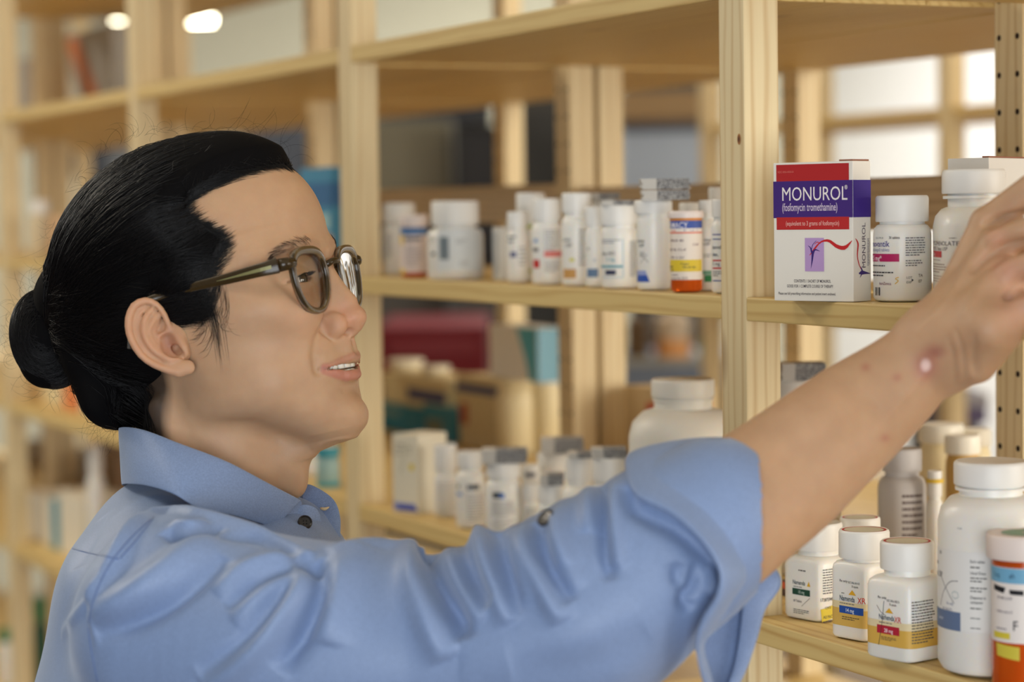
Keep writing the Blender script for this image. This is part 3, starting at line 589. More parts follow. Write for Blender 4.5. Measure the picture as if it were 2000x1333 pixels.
# the name also runs up the narrow side
mb = MB(); v, f = text2d('MONUROL'); hh = .0066; V3 = [(.0002, .0160-b*hh, .0240+a*hh*.98) for a, b in v]; mb.add(V3, [q[::-1] for q in f], color((66, 50, 74))); mb.build('side_print', bx)
p = B(1762, .040, ZM); bottle(p, 'pill_bottle', 'white bottle with a magenta band between the purple banded box and the hand', 108, 438, (382, 433), 102, n=2.3, shoulder=.007, ribs=60, items=[('t', '0310-1970-30', 1712, 466, 4, (150, 150, 150), .8), ('t', '30 tablets', 1737, 466, 5.5, DK, .75), ('t', 'movantik', 1706, 481, 12, (66, 56, 140), .98), ('t', '(naloxegol) tablets', 1706, 490, 6.5, (150, 150, 180), .9), ('r', 1700, 1756, 495, 510, (180, 28, 92)), ('t', '25 mg*', 1706, 508, 10, (240, 226, 232), 1.0), ('l', 1706, 1752, 515, 521, 1, (90, 86, 90)), ('l', 1706, 1745, 528, 540, 2, DK), ('t', 'AstraZeneca', 1718, 555, 6, (140, 90, 110), .74), ('s', [(1748, 553), (1754, 547), (1749, 543), (1755, 540)], 1.6, (222, 176, 50)),
    ('r', 1711, 1713, 560, 576, DK), ('r', 1714.5, 1715.5, 560, 576, DK), ('r', 1717, 1719.5, 560, 576, DK), ('l', 1768, 1806, 462, 500, 8, (110, 108, 108)), ('l', 1768, 1800, 506, 520, 3, (110, 108, 108)), ('t', 'LOT', 1770, 543, 4.5, GR), ('t', 'EXP', 1770, 552, 4.5, GR), ('p', [(1779, 543), (1783, 546), (1779, 549)], DK), ('t', 'TA', 1792, 540, 6, GR), ('t', '07', 1792, 551, 6, GR)], group='bottles on the right middle shelf')
p = B(1902, .062, ZM); bottle(p, 'pill_bottle', 'big white bottle with a red 500 mg square partly behind the hand', 200, 404, (331, 378), 122, n=3.2, rot=math.radians(-28), neck=100, shoulder=.013, ring=True, ribs=60, ry=150, items=[('t', 'MYCOPHENOLATE', 1800, 478, 9, (84, 66, 66), 1.25), ('t', 'MOFETIL Tablets USP', 1800, 487.5, 7.2, (84, 66, 66), 1.15), ('r', 1814, 1841, 489, 501, (190, 44, 46)), ('t', '500 mg', 1816, 499, 7.5, (236, 214, 206), .82), ('l', 1802, 1860, 505, 508, 1, (150, 130, 130)), ('l', 1815, 1852, 512, 532, 4, (170, 150, 146)), ('l', 1802, 1850, 535, 550, 3, (186, 170, 166)), ('l', 1806, 1818, 462, 465, 1, GR), ('l', 1856, 1878, 462, 465, 1, GR)], group='bottles on the right middle shelf')
cB = onY(1932, 500, Y0+.105); carton('medicine_box', 'white dosage box with an open red-lined top behind the big 500 mg bottle', (cB[0], cB[1], ZM), .032, .075, onY(1932, 309, Y0+.105)[2]-ZM, .50, items_side=[('t', 'ADULT DOSAGE', .10, .865, .035, (90, 92, 104), .62), ('t', 'Package insert', .08, .80, .034, (60, 60, 66), .62), ('t', 'Net of the', .08, .74, .034, (60, 60, 66), .62), ('l', .10, .8, .4, .7, 6, (130, 130, 136))], m=mat('dosage_card', (226, 222, 214), .55), flap=True)
# ---------------------------------------------------------------- right bay, lower shelf
G3 = 'bottles on the right lower shelf'
sq = lambda a: math.radians(a)
p = B(1599, .047, ZL); bottle(p, 'pill_bottle', 'square white bottle with a dark green band and yellow sticker', 104, 1082, (1020, 1072), 92, n=6, rot=sq(12), shoulder=.006, items=[('l', 1560, 1582, 1106, 1112, 1, GR), ('t', 'Namenda', 1549, 1137, 9, (40, 56, 60), .72), ('p', [(1576, 1138), (1580, 1128), (1583, 1138)], (224, 176, 40)), ('l', 1550, 1576, 1140, 1143, 1, (110, 110, 110)), ('r', 1548, 1582, 1145, 1157, (24, 68, 52)), ('t', '10 mg', 1560, 1154, 6.5, (190, 206, 196), .8), ('t', '60 Tablets', 1550, 1171, 5, GR, .8), ('l', 1550, 1582, 1184, 1194, 3, (90, 90, 90)), ('l', 1606, 1640, 1102, 1152, 10, (90, 90, 92)), ('t', '17387594982', 1602, 1165, 7, DK, .72), ('p', [(1602, 1180), (1638, 1170), (1638, 1196), (1604, 1204)], (214, 190, 50)), ('t', '123450', 1610, 1180, 5, DK, .8), ('t', 'A0 PACY', 1606, 1198, 6.5, (40, 36, 30), .8), ('t', '907-580', 1606, 1208, 6, DK, .8), ('s', [(1566, 1178), (1582, 1160)], .8, GR)], group=G3)
red = [(.88, .80, (196, 58, 62)), (.78, .02, (214, 208, 186))]
p = B(1680, .085, ZL); bottle(p, 'pill_bottle', 'white bottle at the back whose red ringed cap rises behind the others', 80, 1062, (1010, 1054), 78, n=6, rot=sq(12), captop=red, group=G3)
p = B(1688, .030, ZL); bottle(p, 'pill_bottle', 'square white bottle with a gold base and blue 14 mg band', 98, 1094, (1034, 1088), 98, n=6, rot=sq(12), shoulder=.006, captop=red, items=[('wrap', 1172, 1218, (212, 172, 84)), ('wrap', 1171, 1184, (222, 204, 160)), ('t', 'Rx only', 1641, 1133, 5, DK), ('t', 'NDC 0456-3414-33', 1657, 1134, 4.6, GR, .6), ('t', '30 capsules', 1664, 1141, 4.6, GR, .6), ('p', [(1658, 1156), (1665, 1146), (1672, 1156)], (224, 170, 40)), ('l', 1644, 1654, 1153, 1156, 1, GR), ('t', 'Namenda', 1641, 1169, 11, (36, 56, 72), .70), ('t', 'XR', 1675, 1170, 12, (206, 62, 34), .8), ('l', 1641, 1686, 1172, 1176, 1, (110, 110, 110)), ('r', 1640, 1686, 1179, 1193, (34, 78, 160)), ('t', '14 mg', 1653, 1190, 8, (226, 230, 238), .86), ('l', 1645, 1683, 1198, 1206, 2, (100, 84, 60)), ('l', 1708, 1714, 1130, 1200, 14, GR)], group=G3)
p = B(1772, .014, ZL); bottle(p, 'pill_bottle', 'square white bottle with a gold base and red 28 mg band', 122, 1122, (1056, 1110), 104, n=6, rot=sq(12), shoulder=.007, captop=red, items=[('wrap', 1208, 1254, (214, 170, 76)), ('wrap', 1206, 1220, (224, 206, 164)), ('t', 'Rx only', 1716, 1164, 5.4, DK), ('t', 'NDC 0456-3428-33', 1733, 1168, 5, GR, .6), ('t', '30 capsules', 1738, 1175, 5, GR, .6), ('p', [(1730, 1190), (1738, 1180), (1745, 1190)], (224, 170, 40)), ('t', 'Namenda', 1718, 1204, 11, (36, 56, 72), .70), ('t', 'XR', 1747, 1206, 12, (206, 62, 34), .8), ('l', 1718, 1757, 1208, 1212, 1, (110, 110, 110)), ('r', 1714, 1757, 1215, 1231, (176, 30, 52)), ('t', '28 mg', 1728, 1228, 8, (240, 220, 224), .86), ('l', 1722, 1752, 1236, 1244, 3, (100, 84, 60)), ('l', 1780, 1824, 1162, 1246, 15, (96, 92, 84)), ('s', [(1728, 1168), (1724, 1210), (1717, 1255)], 1.1, DK), ('s', [(1714, 1178), (1722, 1190), (1732, 1196)], .9, DK)], group=G3)
p = B(1936, .034, ZL); bottle(p, 'pill_bottle', 'large round white bottle marked USP with a drawn X', 206, 966, (900, 946), 142, neck=122, shoulder=.018, foot=.008, ring=True, items=[('wrap', 1066, 1220, (231, 229, 224)), ('t', '100', 1838, 1078, 7, DK), ('t', 'roxen', 1833, 1100, 10.5, DK, .82), ('t', 'ablets, USP', 1832, 1122, 11, (40, 38, 44), .72), ('s', [(1838, 1110), (1850, 1140), (1866, 1168)], 1.3, (60, 50, 60)), ('s', [(1874, 1124), (1858, 1128), (1846, 1150), (1840, 1178)], 1.3, (60, 50, 60)), ('t', 'Rx only', 1852, 1172, 6, (130, 136, 160), .8), ('t', '100 TABLETS', 1844, 1184, 5.6, (140, 140, 156), .76), ('s', [(1862, 1150), (1866, 1145), (1873, 1147), (1874, 1155), (1867, 1158), (1862, 1153)], 1, (120, 150, 150)), ('r', 1832, 1878, 1184, 1220, (98, 116, 148)), ('t', 'Camber', 1836, 1204, 7.5, (190, 198, 214), .8), ('t', 'Each tablet', 1897, 1086, 6, DK, .8), ('l', 1897, 1925, 1091, 1098, 1, GR), ('t', 'Usual Dose', 1897, 1108, 6, DK, .8), ('l', 1897, 1930, 1112, 1124, 2, GR), ('l', 1897, 1930, 1131, 1143, 2, GR), ('t', 'Dispense in', 1897, 1155, 6, DK, .8), ('t', 'container', 1897, 1164, 6, DK, .8), ('l', 1897, 1930, 1170, 1176, 1, GR), ('l', 1897, 1928, 1190, 1194, 1, GR), ('l', 1897, 1928, 1209, 1213, 1, GR), ('l', 1874, 1888, 1020, 1024, 1, (150, 146, 140))], group=G3, y_lab=None)
p = B(2003, .020, ZL); bottle(p, 'pill_vial', 'amber prescription vial with light blue label in front of the large USP bottle', 130, 1092, (1040, 1088), 150, body=AMBER, capm=PINKCAP, cat='vial', shoulder=.003, captop=[(.62, .1, (126, 160, 128))], items=[('wrap', 1102, 1247, (230, 222, 216)), ('wrap', 1103, 1132, (112, 168, 200)), ('t', 'Delg', 1944, 1122, 9, (40, 90, 120), .9), ('t', 'ah', 1972, 1122, 11, (40, 70, 100), .9), ('p', [(1944, 1137), (1966, 1141), (1962, 1152), (1944, 1148)], (22, 20, 24)), ('p', [(1972, 1144), (2000, 1144), (2000, 1154), (1974, 1153)], (22, 20, 24)), ('t', '279 MG #190', 1950, 1164, 6, (90, 80, 96), .8), ('t', '1 tablet every 8', 1948, 1190, 6, (110, 96, 110), .8), ('t', 'F', 1980, 1222, 20, (40, 30, 40), .9), ('l', 1948, 1980, 1218, 1224, 1, (120, 110, 120)), ('r', 1944, 1974, 1228, 1240, (214, 196, 60)), ('p', [(1948, 1250), (1992, 1254), (1992, 1280), (1950, 1274)], (206, 190, 66))])
# ================================================================ things behind and further off
def at_unit(px, Y, z):
    P = onY(px, 500, Y)
    for _ in range(3): P = onY(px, proj((P[0], P[1], z+.05))[1], Y)
    return P
def bg_bottle(px, Y, z, wpx, ytop, label, body=None, capf=.8, items=(), cat='bottle', name='bottle', capm=None, caph=.22, n=2):
    p = Prod(px, Y-Y0, z+.0004); h = p.h(ytop); yc = proj((p.X, p.Y, z+h*(1-caph)))[1]; yb = proj((p.X, p.Y, z+h*(1-caph-.03)))[1]
    return bottle(p, name, label, wpx, yb, (ytop, yc), wpx*capf, body=body, capm=capm, items=items, cat=cat, ribs=24, n=n)
def bg_box(name, label, px0, px1, Y, z, ytop, dy, m, bands=(), cat='box', rot=0.0, z1=None):
    """box whose front spans photo columns px0..px1 at plane Y"""
    A, Bq = at_unit(px0, Y, z), at_unit(px1, Y, z); h = (onY(px1, ytop, Y)[2]-z) if z1 is None else z1-z; w = abs(Bq[0]-A[0]); root = empty(name, (Bq[0], Y, z+.0004), rot); tag(root, label, cat)
    mb = MB(); mb.box((-w, 0, 0), (0, dy, h), m, .0015); mb.build('carton', root)
    if bands:
        for side in (0, 1):
            mb = MB()
            for (u0, u1, v0, v1, c) in bands:
                mb.add([((.0004 if side else -w+u*w), (u*dy if side else -.0004), v*h) for u, v in ((u0, v0), (u1, v0), (u1, v1), (u0, v1))], [(0, 1, 2, 3)], color(c))
            mb.build('print', root)
    return root
teal = mat('teal_carton', (44, 128, 150), .6); tan = mat('tan_carton', (202, 170, 112), .7); whitec = mat('white_carton', (244, 244, 242), .5); bluec = mat('blue_carton', (60, 134, 170), .55)
# back unit, lower shelf, seen through the middle bay
YB1 = YB+.05
bg_box('carton_box', 'teal box at the left end of the blurred back shelf', 690, 822, YB1, ZL, 800, .09, teal, [(.2, .7, .6, .8, (120, 150, 140))])
bg_box('carton_box', 'teal box next to the amber boxes on the blurred back shelf', 826, 890, YB1, ZL, 800, .09, teal, [(.1, .6, .2, .6, (110, 120, 100))])
t1 = onY(822, 800, YB1)[2]
bg_box('carton_box', 'cream box with a navy band lying on the left teal box', 745, 870, YB1+.005, t1+.0005, 745, .08, mat('cream_box', (214, 196, 150), .7), [(.42, 1, .25, .6, (26, 42, 110))])
bg_box('carton_box', 'cream box with navy bands and a white lid beside the white and cyan box', 892, 968, YB1+.005, ZL, 742, .08, mat('cream_box', (214, 196, 150), .7), [(0, 1, .76, .88, (26, 42, 110)), (.1, .3, .3, .6, (176, 70, 40))])
for px, w, yt, lab in [(792, 74, 702, 'cream tub with a rim, leftmost on the stacked boxes'), (850, 60, 715, 'low cream tub beside the leftmost tub')]:
    zz = onY(px, 744, YB1+.05)[2]+.0008; zz = [o for o in [onY(870, 745, YB1+.005)[2]]][0]+.0006; bg_bottle(px, YB1+.04, zz, w*.85, yt, lab, body=mat('cream_tub', (226, 212, 176), .5), capm=mat('cream_lid', (236, 228, 206), .5), capf=1.12, cat='tub', name='plastic_tub', caph=.3)
bright = mat('bright_canister', (246, 232, 190), .35)
bg_bottle(1012, YB1+.02, ZL, 84, 738, 'shiny cream canister under the white and cyan box', body=bright, capm=bright, capf=1.02, cat='canister', name='canister', caph=.12)
bg_bottle(1070, YB1+.05, ZL, 60, 730, 'shiny cream canister with a pale lid right of the cyan box', body=bright, capm=mat('pale_lid', (244, 240, 226), .4), capf=1.05, cat='canister', name='canister', caph=.14)
zc = Prod(1012, YB1+.02-Y0, ZL); zt_ = ZL+zc.h(738)+.0006
bg_box('carton_box', 'white box with a cyan diagonal corner stacked on a canister', 955, 1050, YB1-.005, zt_, 643, .05, whitec)
bxx = [o for o in bpy.data.objects if o.get('label') == 'white box with a cyan diagonal corner stacked on a canister'][0]
w_ = abs(at_unit(1050, YB1-.005, zt_)[0]-at_unit(955, YB1-.005, zt_)[0]); h_ = onY(1050, 643, YB1-.005)[2]-zt_
m = MB(); m.add([(-.42*w_, -.0006, h_), (-.002, -.0006, h_), (-.002, -.0006, .01*h_), (-.16*w_, -.0006, .01*h_), (-.24*w_, -.0006, .4*h_)], [(0, 4, 3, 2, 1)], color((84, 184, 212))); m.add([(.0008, 0, 0), (.0008, .05, 0), (.0008, .05, h_), (.0008, 0, h_)], [(0, 1, 2, 3)], color((120, 170, 190))); m.build('stripe', bxx)
bg_box('carton_box', 'beige box with a red dot behind the blank milky jar', 1222, 1292, YB+.02, ZL, 762, .07, mat('beige_box', (214, 190, 146), .7), [(.6, .9, .72, .86, (204, 96, 78))])
bg_bottle(1500, YB+.03, ZL, 56, 800, 'pale bottle low behind the near post', cat='bottle')
# front unit, right part of the lower shelf
p = Prod(1566, .16, ZL); bottle(p, 'plastic_jar', 'wide white jar under a leaflet just right of the near post', 150, 800, (742, 790), 90, cat='jar', body=HDPE, capm=CAPM)
leaflet('folded_leaflet', 'grey leaflet lying on the wide white jar right of the near post', 1566, 708, 742, 84, Y0+.16)
p = Prod(1762, .20, ZL); bottle(p, 'pill_bottle', 'blurred grey white bottle with lines of print below the forearm', 94, 930, (876, 920), 76, items=[('l', 1762, 1802, 958, 1046, 7, (110, 96, 96))], body=mat('greyish_plastic', (206, 202, 200), .5), capm=mat('greyish_cap', (196, 192, 190), .5))
for px, Yq, w, yt, lab in [(1838, YB+.06, 84, 828, 'cream tub upside down in the back right, under a pale lid'), (1905, YB+.10, 60, 838, 'cream canister left of the drilled rear post'), (1880, YB+.03, 66, 850, 'gold canister left of the drilled rear post')]:
    bg_bottle(px, Yq, ZL, w, yt, lab, body=bright if 'gold' not in lab else mat('gold_canister', (206, 168, 96), .4), capm=mat('pale_lid', (244, 240, 226), .4), cat='canister', name='canister', capf=1.04, caph=.15)
bg_bottle(1826, YB-.09, ZL, 34, 920, 'slim pale bottle with a yellow band under the forearm', items=[('wrap', 935, 943, (222, 186, 60))], cat='bottle')
bg_box('carton_box', 'orange edged box low beside the near post', 1520, 1545, Y0+.075, ZL, 1140, .05, mat('dark_box', (88, 70, 64), .6), [(0, 1, .5, .95, (206, 96, 60))])
# front unit, bay behind the head
bg_box('carton_box', 'bright blue box on the middle shelf beyond the forehead', 588, 648, Y0+.07, ZM, 326, .03, bluec, [(.5, 1, .1, .35, (206, 170, 150)), (.0, 1, .62, .85, (40, 100, 150)), (.55, .95, .4, .55, (150, 190, 196))])
bg_bottle(640, Y0+.03, ZL, 46, 872, 'pale teal bottle on the lower shelf below the chin', body=mat('pale_teal_plastic', (150, 180, 176), .4), items=[('wrap', 940, 958, (60, 146, 156)), ('wrap', 872, 892, (60, 146, 160))])
bg_bottle(606, Y0+.05, ZL, 34, 885, 'pale bottle with pink spots next to the teal bottle')
# left bays: blurred stock
rr = random.Random(3)
def shelf_row(px_list, Y, z, spec):
    for px, w, yt, lab, c, kind in spec:
        if kind == 'b': bg_bottle(px, Y, z, w, yt, lab, body=mat('c_%d_%d_%d' % c, c, .5), cat='bottle')
        else: bg_box('carton_box', lab, px-w/2, px+w/2, Y, z, yt, .08, mat('k_%d_%d_%d' % c, c, .6))
shelf_row(None, Y0+.06, ZM, [(78, 46, 392, 'cream pouch bottle on the far left shelf', (216, 200, 166), 'b'), (112, 34, 420, 'orange spotted beige box beside the cream pouch bottle', (206, 168, 128), 'k')])
shelf_row(None, Y0+.05, ZL, [(62, 38, 742, 'orange and cream box at far left under the hair bun', (214, 178, 120), 'k'), (100, 34, 735, 'cream box below the hair bun', (224, 206, 160), 'k'), (136, 26, 745, 'small orange box below the hair bun', (222, 130, 70), 'k'), (172, 34, 760, 'pale cream box near the nape', (222, 208, 172), 'k')])
shelf_row(None, Y0+.05, ZB, [(76, 50, 982, 'white box left of the teal strip on the low left shelf', (226, 218, 200), 'k'), (106, 12, 980, 'slim teal box between two white boxes on the low left shelf', (60, 140, 160), 'k'), (140, 48, 978, 'white box right of the teal strip on the low left shelf', (224, 214, 192), 'k'), (182, 30, 1000, 'beige box near the shirt back', (206, 190, 156), 'k')])
shelf_row(None, YB+.05, ZB, [(70, 60, 880, 'grey brown tall box behind the low left boxes', (150, 136, 120), 'k'), (150, 70, 900, 'grey tall box behind the low left boxes', (170, 164, 158), 'k'), (210, 40, 885, 'brown tall box behind the low left boxes', (140, 112, 84), 'k')])
bg_bottle(190, Y0+.05, ZB, 34, 872, 'white tipped bottle near the nape, low left')
bg_bottle(14, Y0+.05, ZB-.3, 30, 1230, 'green topped bottle at the far left edge', capm=mat('green_cap', (30, 120, 76), .5), capf=1.0)
bg_bottle(82, Y0+.06, ZB-.3, 30, 1170, 'dark green bottle beside the shirt back', body=mat('dark_green_plastic', (34, 80, 56), .4), capm=mat('green_cap', (30, 120, 76), .5))
# top shelf of the back unit, far left: folded paper goods
bg_box('paper_bag', 'grey and white paper bag with an orange stripe, top left', 128, 222, YB+.06, ZT, 42, .06, mat('grey_bag', (176, 172, 164), .8), cat='bag')
bag = [o for o in bpy.data.objects if o.name.startswith('paper_bag')][0]
A_ = at_unit(128, YB+.06, ZT); B_ = at_unit(222, YB+.06, ZT); w_ = abs(B_[0]-A_[0]); h_ = onY(222, 42, YB+.06)[2]-ZT
m = MB(); m.add([(-w_*.98, -.001, h_*.96), (-w_*.72, -.001, h_*.96), (-w_*.12, -.001, .02), (-w_*.34, -.001, .02)], [(0, 3, 2, 1)], color((214, 122, 66))); m.add([(-w_*.98, -.001, h_*.74), (-w_*.98, -.001, .01), (-w_*.42, -.001, .01)], [(0, 1, 2)], color((222, 220, 214))); m.build('print', bag)
bg_box('carton_box', 'grey box standing at the top left corner', 40, 60, YB+.05, ZT, 110, .06, mat('grey_box', (160, 150, 144), .8))
bg_bottle(152, YB+.08, ZM-.0, 30, 262, 'white round bottle above the hair, far left') if 0 else None
# the aisle beyond: counter, equipment, seats
def dbox(name, label, cat, px0, px1, y0, y1, D, dep, rgb, rough=.6, parts=None, hung=False):
    """free standing cabinet-like thing: spans photo columns/rows at distance D and stands on the floor on its own legs/plinth"""
    a = atD(px0, y0, D); b = atD(px1, y1, D); root = empty(name, (*((a+b)/2)[:2], 0)); root.rotation_euler = (0, 0, math.atan2(RT[1], RT[0])); tag(root, label, cat); w = (px1-px0)*D/F_PX; zt, zb = a[2], b[2]
    m = MB(); m.box((-w/2, 0, zb), (w/2, dep, zt), mat('m_%d_%d_%d' % rgb, rgb, rough), .006); m.build('housing', root)
    m = MB(); m.box((-w*.42, dep*.1, 0 if not hung else zt), (w*.42, dep*.9, zb if not hung else 2.95), mat('plinth_grey', (92, 90, 88), .7), .006); m.build('plinth', root)
    if parts:
        for nm, u0, u1, v0, v1, c in parts:
            m = MB(); m.box((-w/2+u0*w, -.012, zb+(zt-zb)*v0), (-w/2+u1*w, 0, zb+(zt-zb)*v1), mat('m_%d_%d_%d' % c, c, .5), .003); m.build(nm, root)
    return root
dbox('equipment_cabinet', 'grey green cabinet far behind the middle bay', 'cabinet', 690, 884, 236, 420, 6.2, .3, (112, 108, 92), parts=[('door', .05, .95, .05, .95, (120, 116, 98))])
dbox('equipment_cabinet', 'dark blue grey cabinet top far behind the middle bay', 'cabinet', 700, 960, 196, 238, 6.7, .3, (58, 60, 66))
dbox('equipment_cabinet', 'black narrow cabinet left of the bright drilled post', 'cabinet', 890, 985, 246, 520, 6.0, .3, (22, 22, 26), parts=[('door', .1, .9, .05, .95, (26, 26, 30))])
dbox('equipment_cabinet', 'charcoal cabinet right of the bright drilled post', 'cabinet', 1005, 1105, 190, 700, 6.8, .3, (66, 62, 56), parts=[('door', .1, .9, .05, .95, (52, 50, 46))])
dbox('equipment_cabinet', 'dark slate cabinet behind the crown of the head', 'cabinet', 470, 600, 238, 420, 6.4, .4, (84, 92, 108))
dbox('equipment_cabinet', 'dark slate cabinet at the upper left behind the shelf', 'cabinet', 136, 212, 262, 345, 6.4, .4, (66, 72, 84))
dbox('armchair', 'dark red upholstered seat far behind the middle bay', 'chair', 738, 952, 640, 760, 5.4, .6, (112, 24, 34), .8, parts=[('cushion', .1, .9, .55, .8, (120, 28, 38))])
dbox('desk', 'blue grey desk with a pale top behind the milky jar', 'desk', 1212, 1460, 700, 765, 5.35, .4, (120, 132, 152), parts=[('desk_top', 0, 1, .8, 1, (170, 168, 156))])
dbox('display_panel', 'pale blue grey panel with a dark top edge between the posts', 'panel', 1212, 1392, 232, 372, 6.3, .05, (176, 188, 204), parts=[('top_edge', 0, 1, .82, 1, (62, 66, 78))])
dbox('cabinet', 'beige overhead cabinet seen high between the posts', 'cabinet', 1214, 1400, 178, 231, 5.6, .3, (150, 122, 84), hung=True)
dk = atD(1315, 702, 4.5); p0 = dk
def free_bottle(px, ytop, ybot, wpx, D, label, rgb, caprgb, band=None):
    a = atD(px, ybot, D); b = atD(px, ytop, D); r = wpx*D/F_PX/2; root = empty('bottle', tuple(a)); tag(root, label, 'bottle'); h = b[2]-a[2]; m = MB(); mm_ = mat('m_%d_%d_%d' % rgb, rgb, .5)
    m.loft([[(rr_*math.cos(t), rr_*math.sin(t), z) for t in np.linspace(0, 2*math.pi, 24, endpoint=False)] for rr_, z in ((r*.9, 0), (r, .01), (r, h*.72), (r*.5, h*.84), (r*.45, h*.86))], mm_); m.build('body', root, angle=40)
    m = MB(); m.cyl((0, 0), r*.5, r*.5, h*.86, h, mat('m_%d_%d_%d' % caprgb, caprgb, .5)); m.build('cap', root, angle=40)
    if band: m = MB(); m.cyl((0, 0), r*1.01, r*1.01, h*.05, h*.35, mat('m_%d_%d_%d' % band, band, .5)); m.build('label', root, angle=40)
    return root
free_bottle(1315, 590, 702, 70, 5.38, 'pale bottle with an orange base band on the far desk', (206, 186, 160), (190, 170, 150), (226, 160, 96))
free_bottle(1382, 600, 702, 34, 5.38, 'dark bottle with a green label on the far desk', (60, 52, 58), (40, 38, 42), (40, 150, 60))
free_bottle(1245, 600, 702, 44, 5.38, 'brown bottle beside the rear post on the far desk', (96, 72, 40), (20, 22, 26))
dbox('cart', 'purple grey trolley far behind below the hand', 'trolley', 1830, 1930, 770, 830, 4.4, .4, (84, 74, 104), parts=[('shelf', 0, 1, .6, 1, (150, 146, 150))])
# pendant lamps
for i, (px, py, D, wpx, lab) in enumerate([(230, 38, 6.0, 14, 'glowing round pendant lamp at the upper left'), (317, 42, 6.0, 10, 'glowing pendant lamp seen beside the second post'), (394, 38, 6.0, 44, 'long glowing pendant lamp over the far aisle')]):
    a = atD(px, py, D); w = wpx*D/F_PX; root = empty('pendant_lamp', tuple(a)); root.rotation_euler = (0, 0, math.atan2(RT[1], RT[0])); tag(root, lab, 'lamp')
    bulb = mat('lit_bulb', (255, 246, 214), .5, emit=26); m = MB()
    if wpx > 20: m.tube([(-w/2, 0, 0), (w/2, 0, 0)], .012, bulb, 12)
    else: m.loft([[(w*.75*math.sin(t)*math.cos(u), w*.75*math.sin(t)*math.sin(u), -w*.75*math.cos(t)) for u in np.linspace(0, 2*math.pi, 16, endpoint=False)] for t in np.linspace(.1, 3.0, 9)], bulb)
    m.build('bulb', root, smooth=True); m = MB(); m.box((-w*.6-.01, -.02, .016), (w*.6+.01, .02, .03), mat('lamp_housing', (120, 116, 108), .5), .003); m.build('lamp_shade', root)
    m = MB(); m.tube([(0, 0, .03), (0, 0, 2.95-a[2])], .003, mat('black_cord', (20, 20, 20), .6), 6); m.build('cord', root)
# ================================================================ the person: head
# head frame in mm: F forward, L towards the right ear, U up; origin between the ear canals
_al, _pi, _rho, D0 = math.radians(19.5), math.radians(13), math.radians(3), 1.66
def _frame():
    f = np.array([math.cos(_al)*math.cos(_pi), math.sin(_pi), math.sin(_al)*math.cos(_pi)])
    l0 = np.array([-math.sin(_al), 0, math.cos(_al)]); u0 = np.cross(l0, f); u0 = u0 if u0[1] > 0 else -u0
    return f, math.cos(_rho)*l0-math.sin(_rho)*u0, math.cos(_rho)*u0+math.sin(_rho)*l0
HF, HL, HU = _frame()
HO = np.array([(410-1000)/F_PX*D0, -(640-666.5)/F_PX*D0, -D0])*1000
def h2w(P):
    """head frame (mm) -> world (m)"""
    P = np.atleast_2d(np.asarray(P, float)); C = HO+P[:, 0:1]*HF+P[:, 1:2]*HL+P[:, 2:3]*HU
    return CAMP+(C[:, 0:1]*RT+C[:, 1:2]*UP-C[:, 2:3]*FW)/1000
def w2h(P):
    P = np.atleast_2d(np.asarray(P, float))-CAMP; C = np.stack([P @ RT, P @ UP, -(P @ FW)], 1)*1000-HO
    return np.stack([C @ HF, C @ HL, C @ HU], 1)
def H(px, py, L):
    """photo pixel at a given lateral distance -> head frame point"""
    d = np.array([(px-1000)/F_PX, -(py-666.5)/F_PX, -1.0])
    x = np.linalg.solve(np.stack([HF, HU, -d], 1), -(HO+L*HL)); return np.array([x[0], L, x[1]])
def Hpl(px, py, c=0.0):
    """photo pixel on the plane of the right ear (c mm in front of it)"""
    # plane: (P-P0).n = c with n leaning backwards-outwards
    P0 = np.array([14.0, 70.5, 0]); n = EARN
    d = np.array([(px-1000)/F_PX, -(py-666.5)/F_PX, -1.0]); M = np.stack([HF, HL, HU], 1)
    q0 = np.linalg.solve(M, -HO); q1 = np.linalg.solve(M, d)      # head point = q0 + t*q1
    t = (c-(q0-P0) @ n)/(q1 @ n); return q0+t*q1
EYE = np.array([84.2, 31.0, 14.4])
EARN = np.array([.42, .90, .08]); EARN /= np.linalg.norm(EARN)
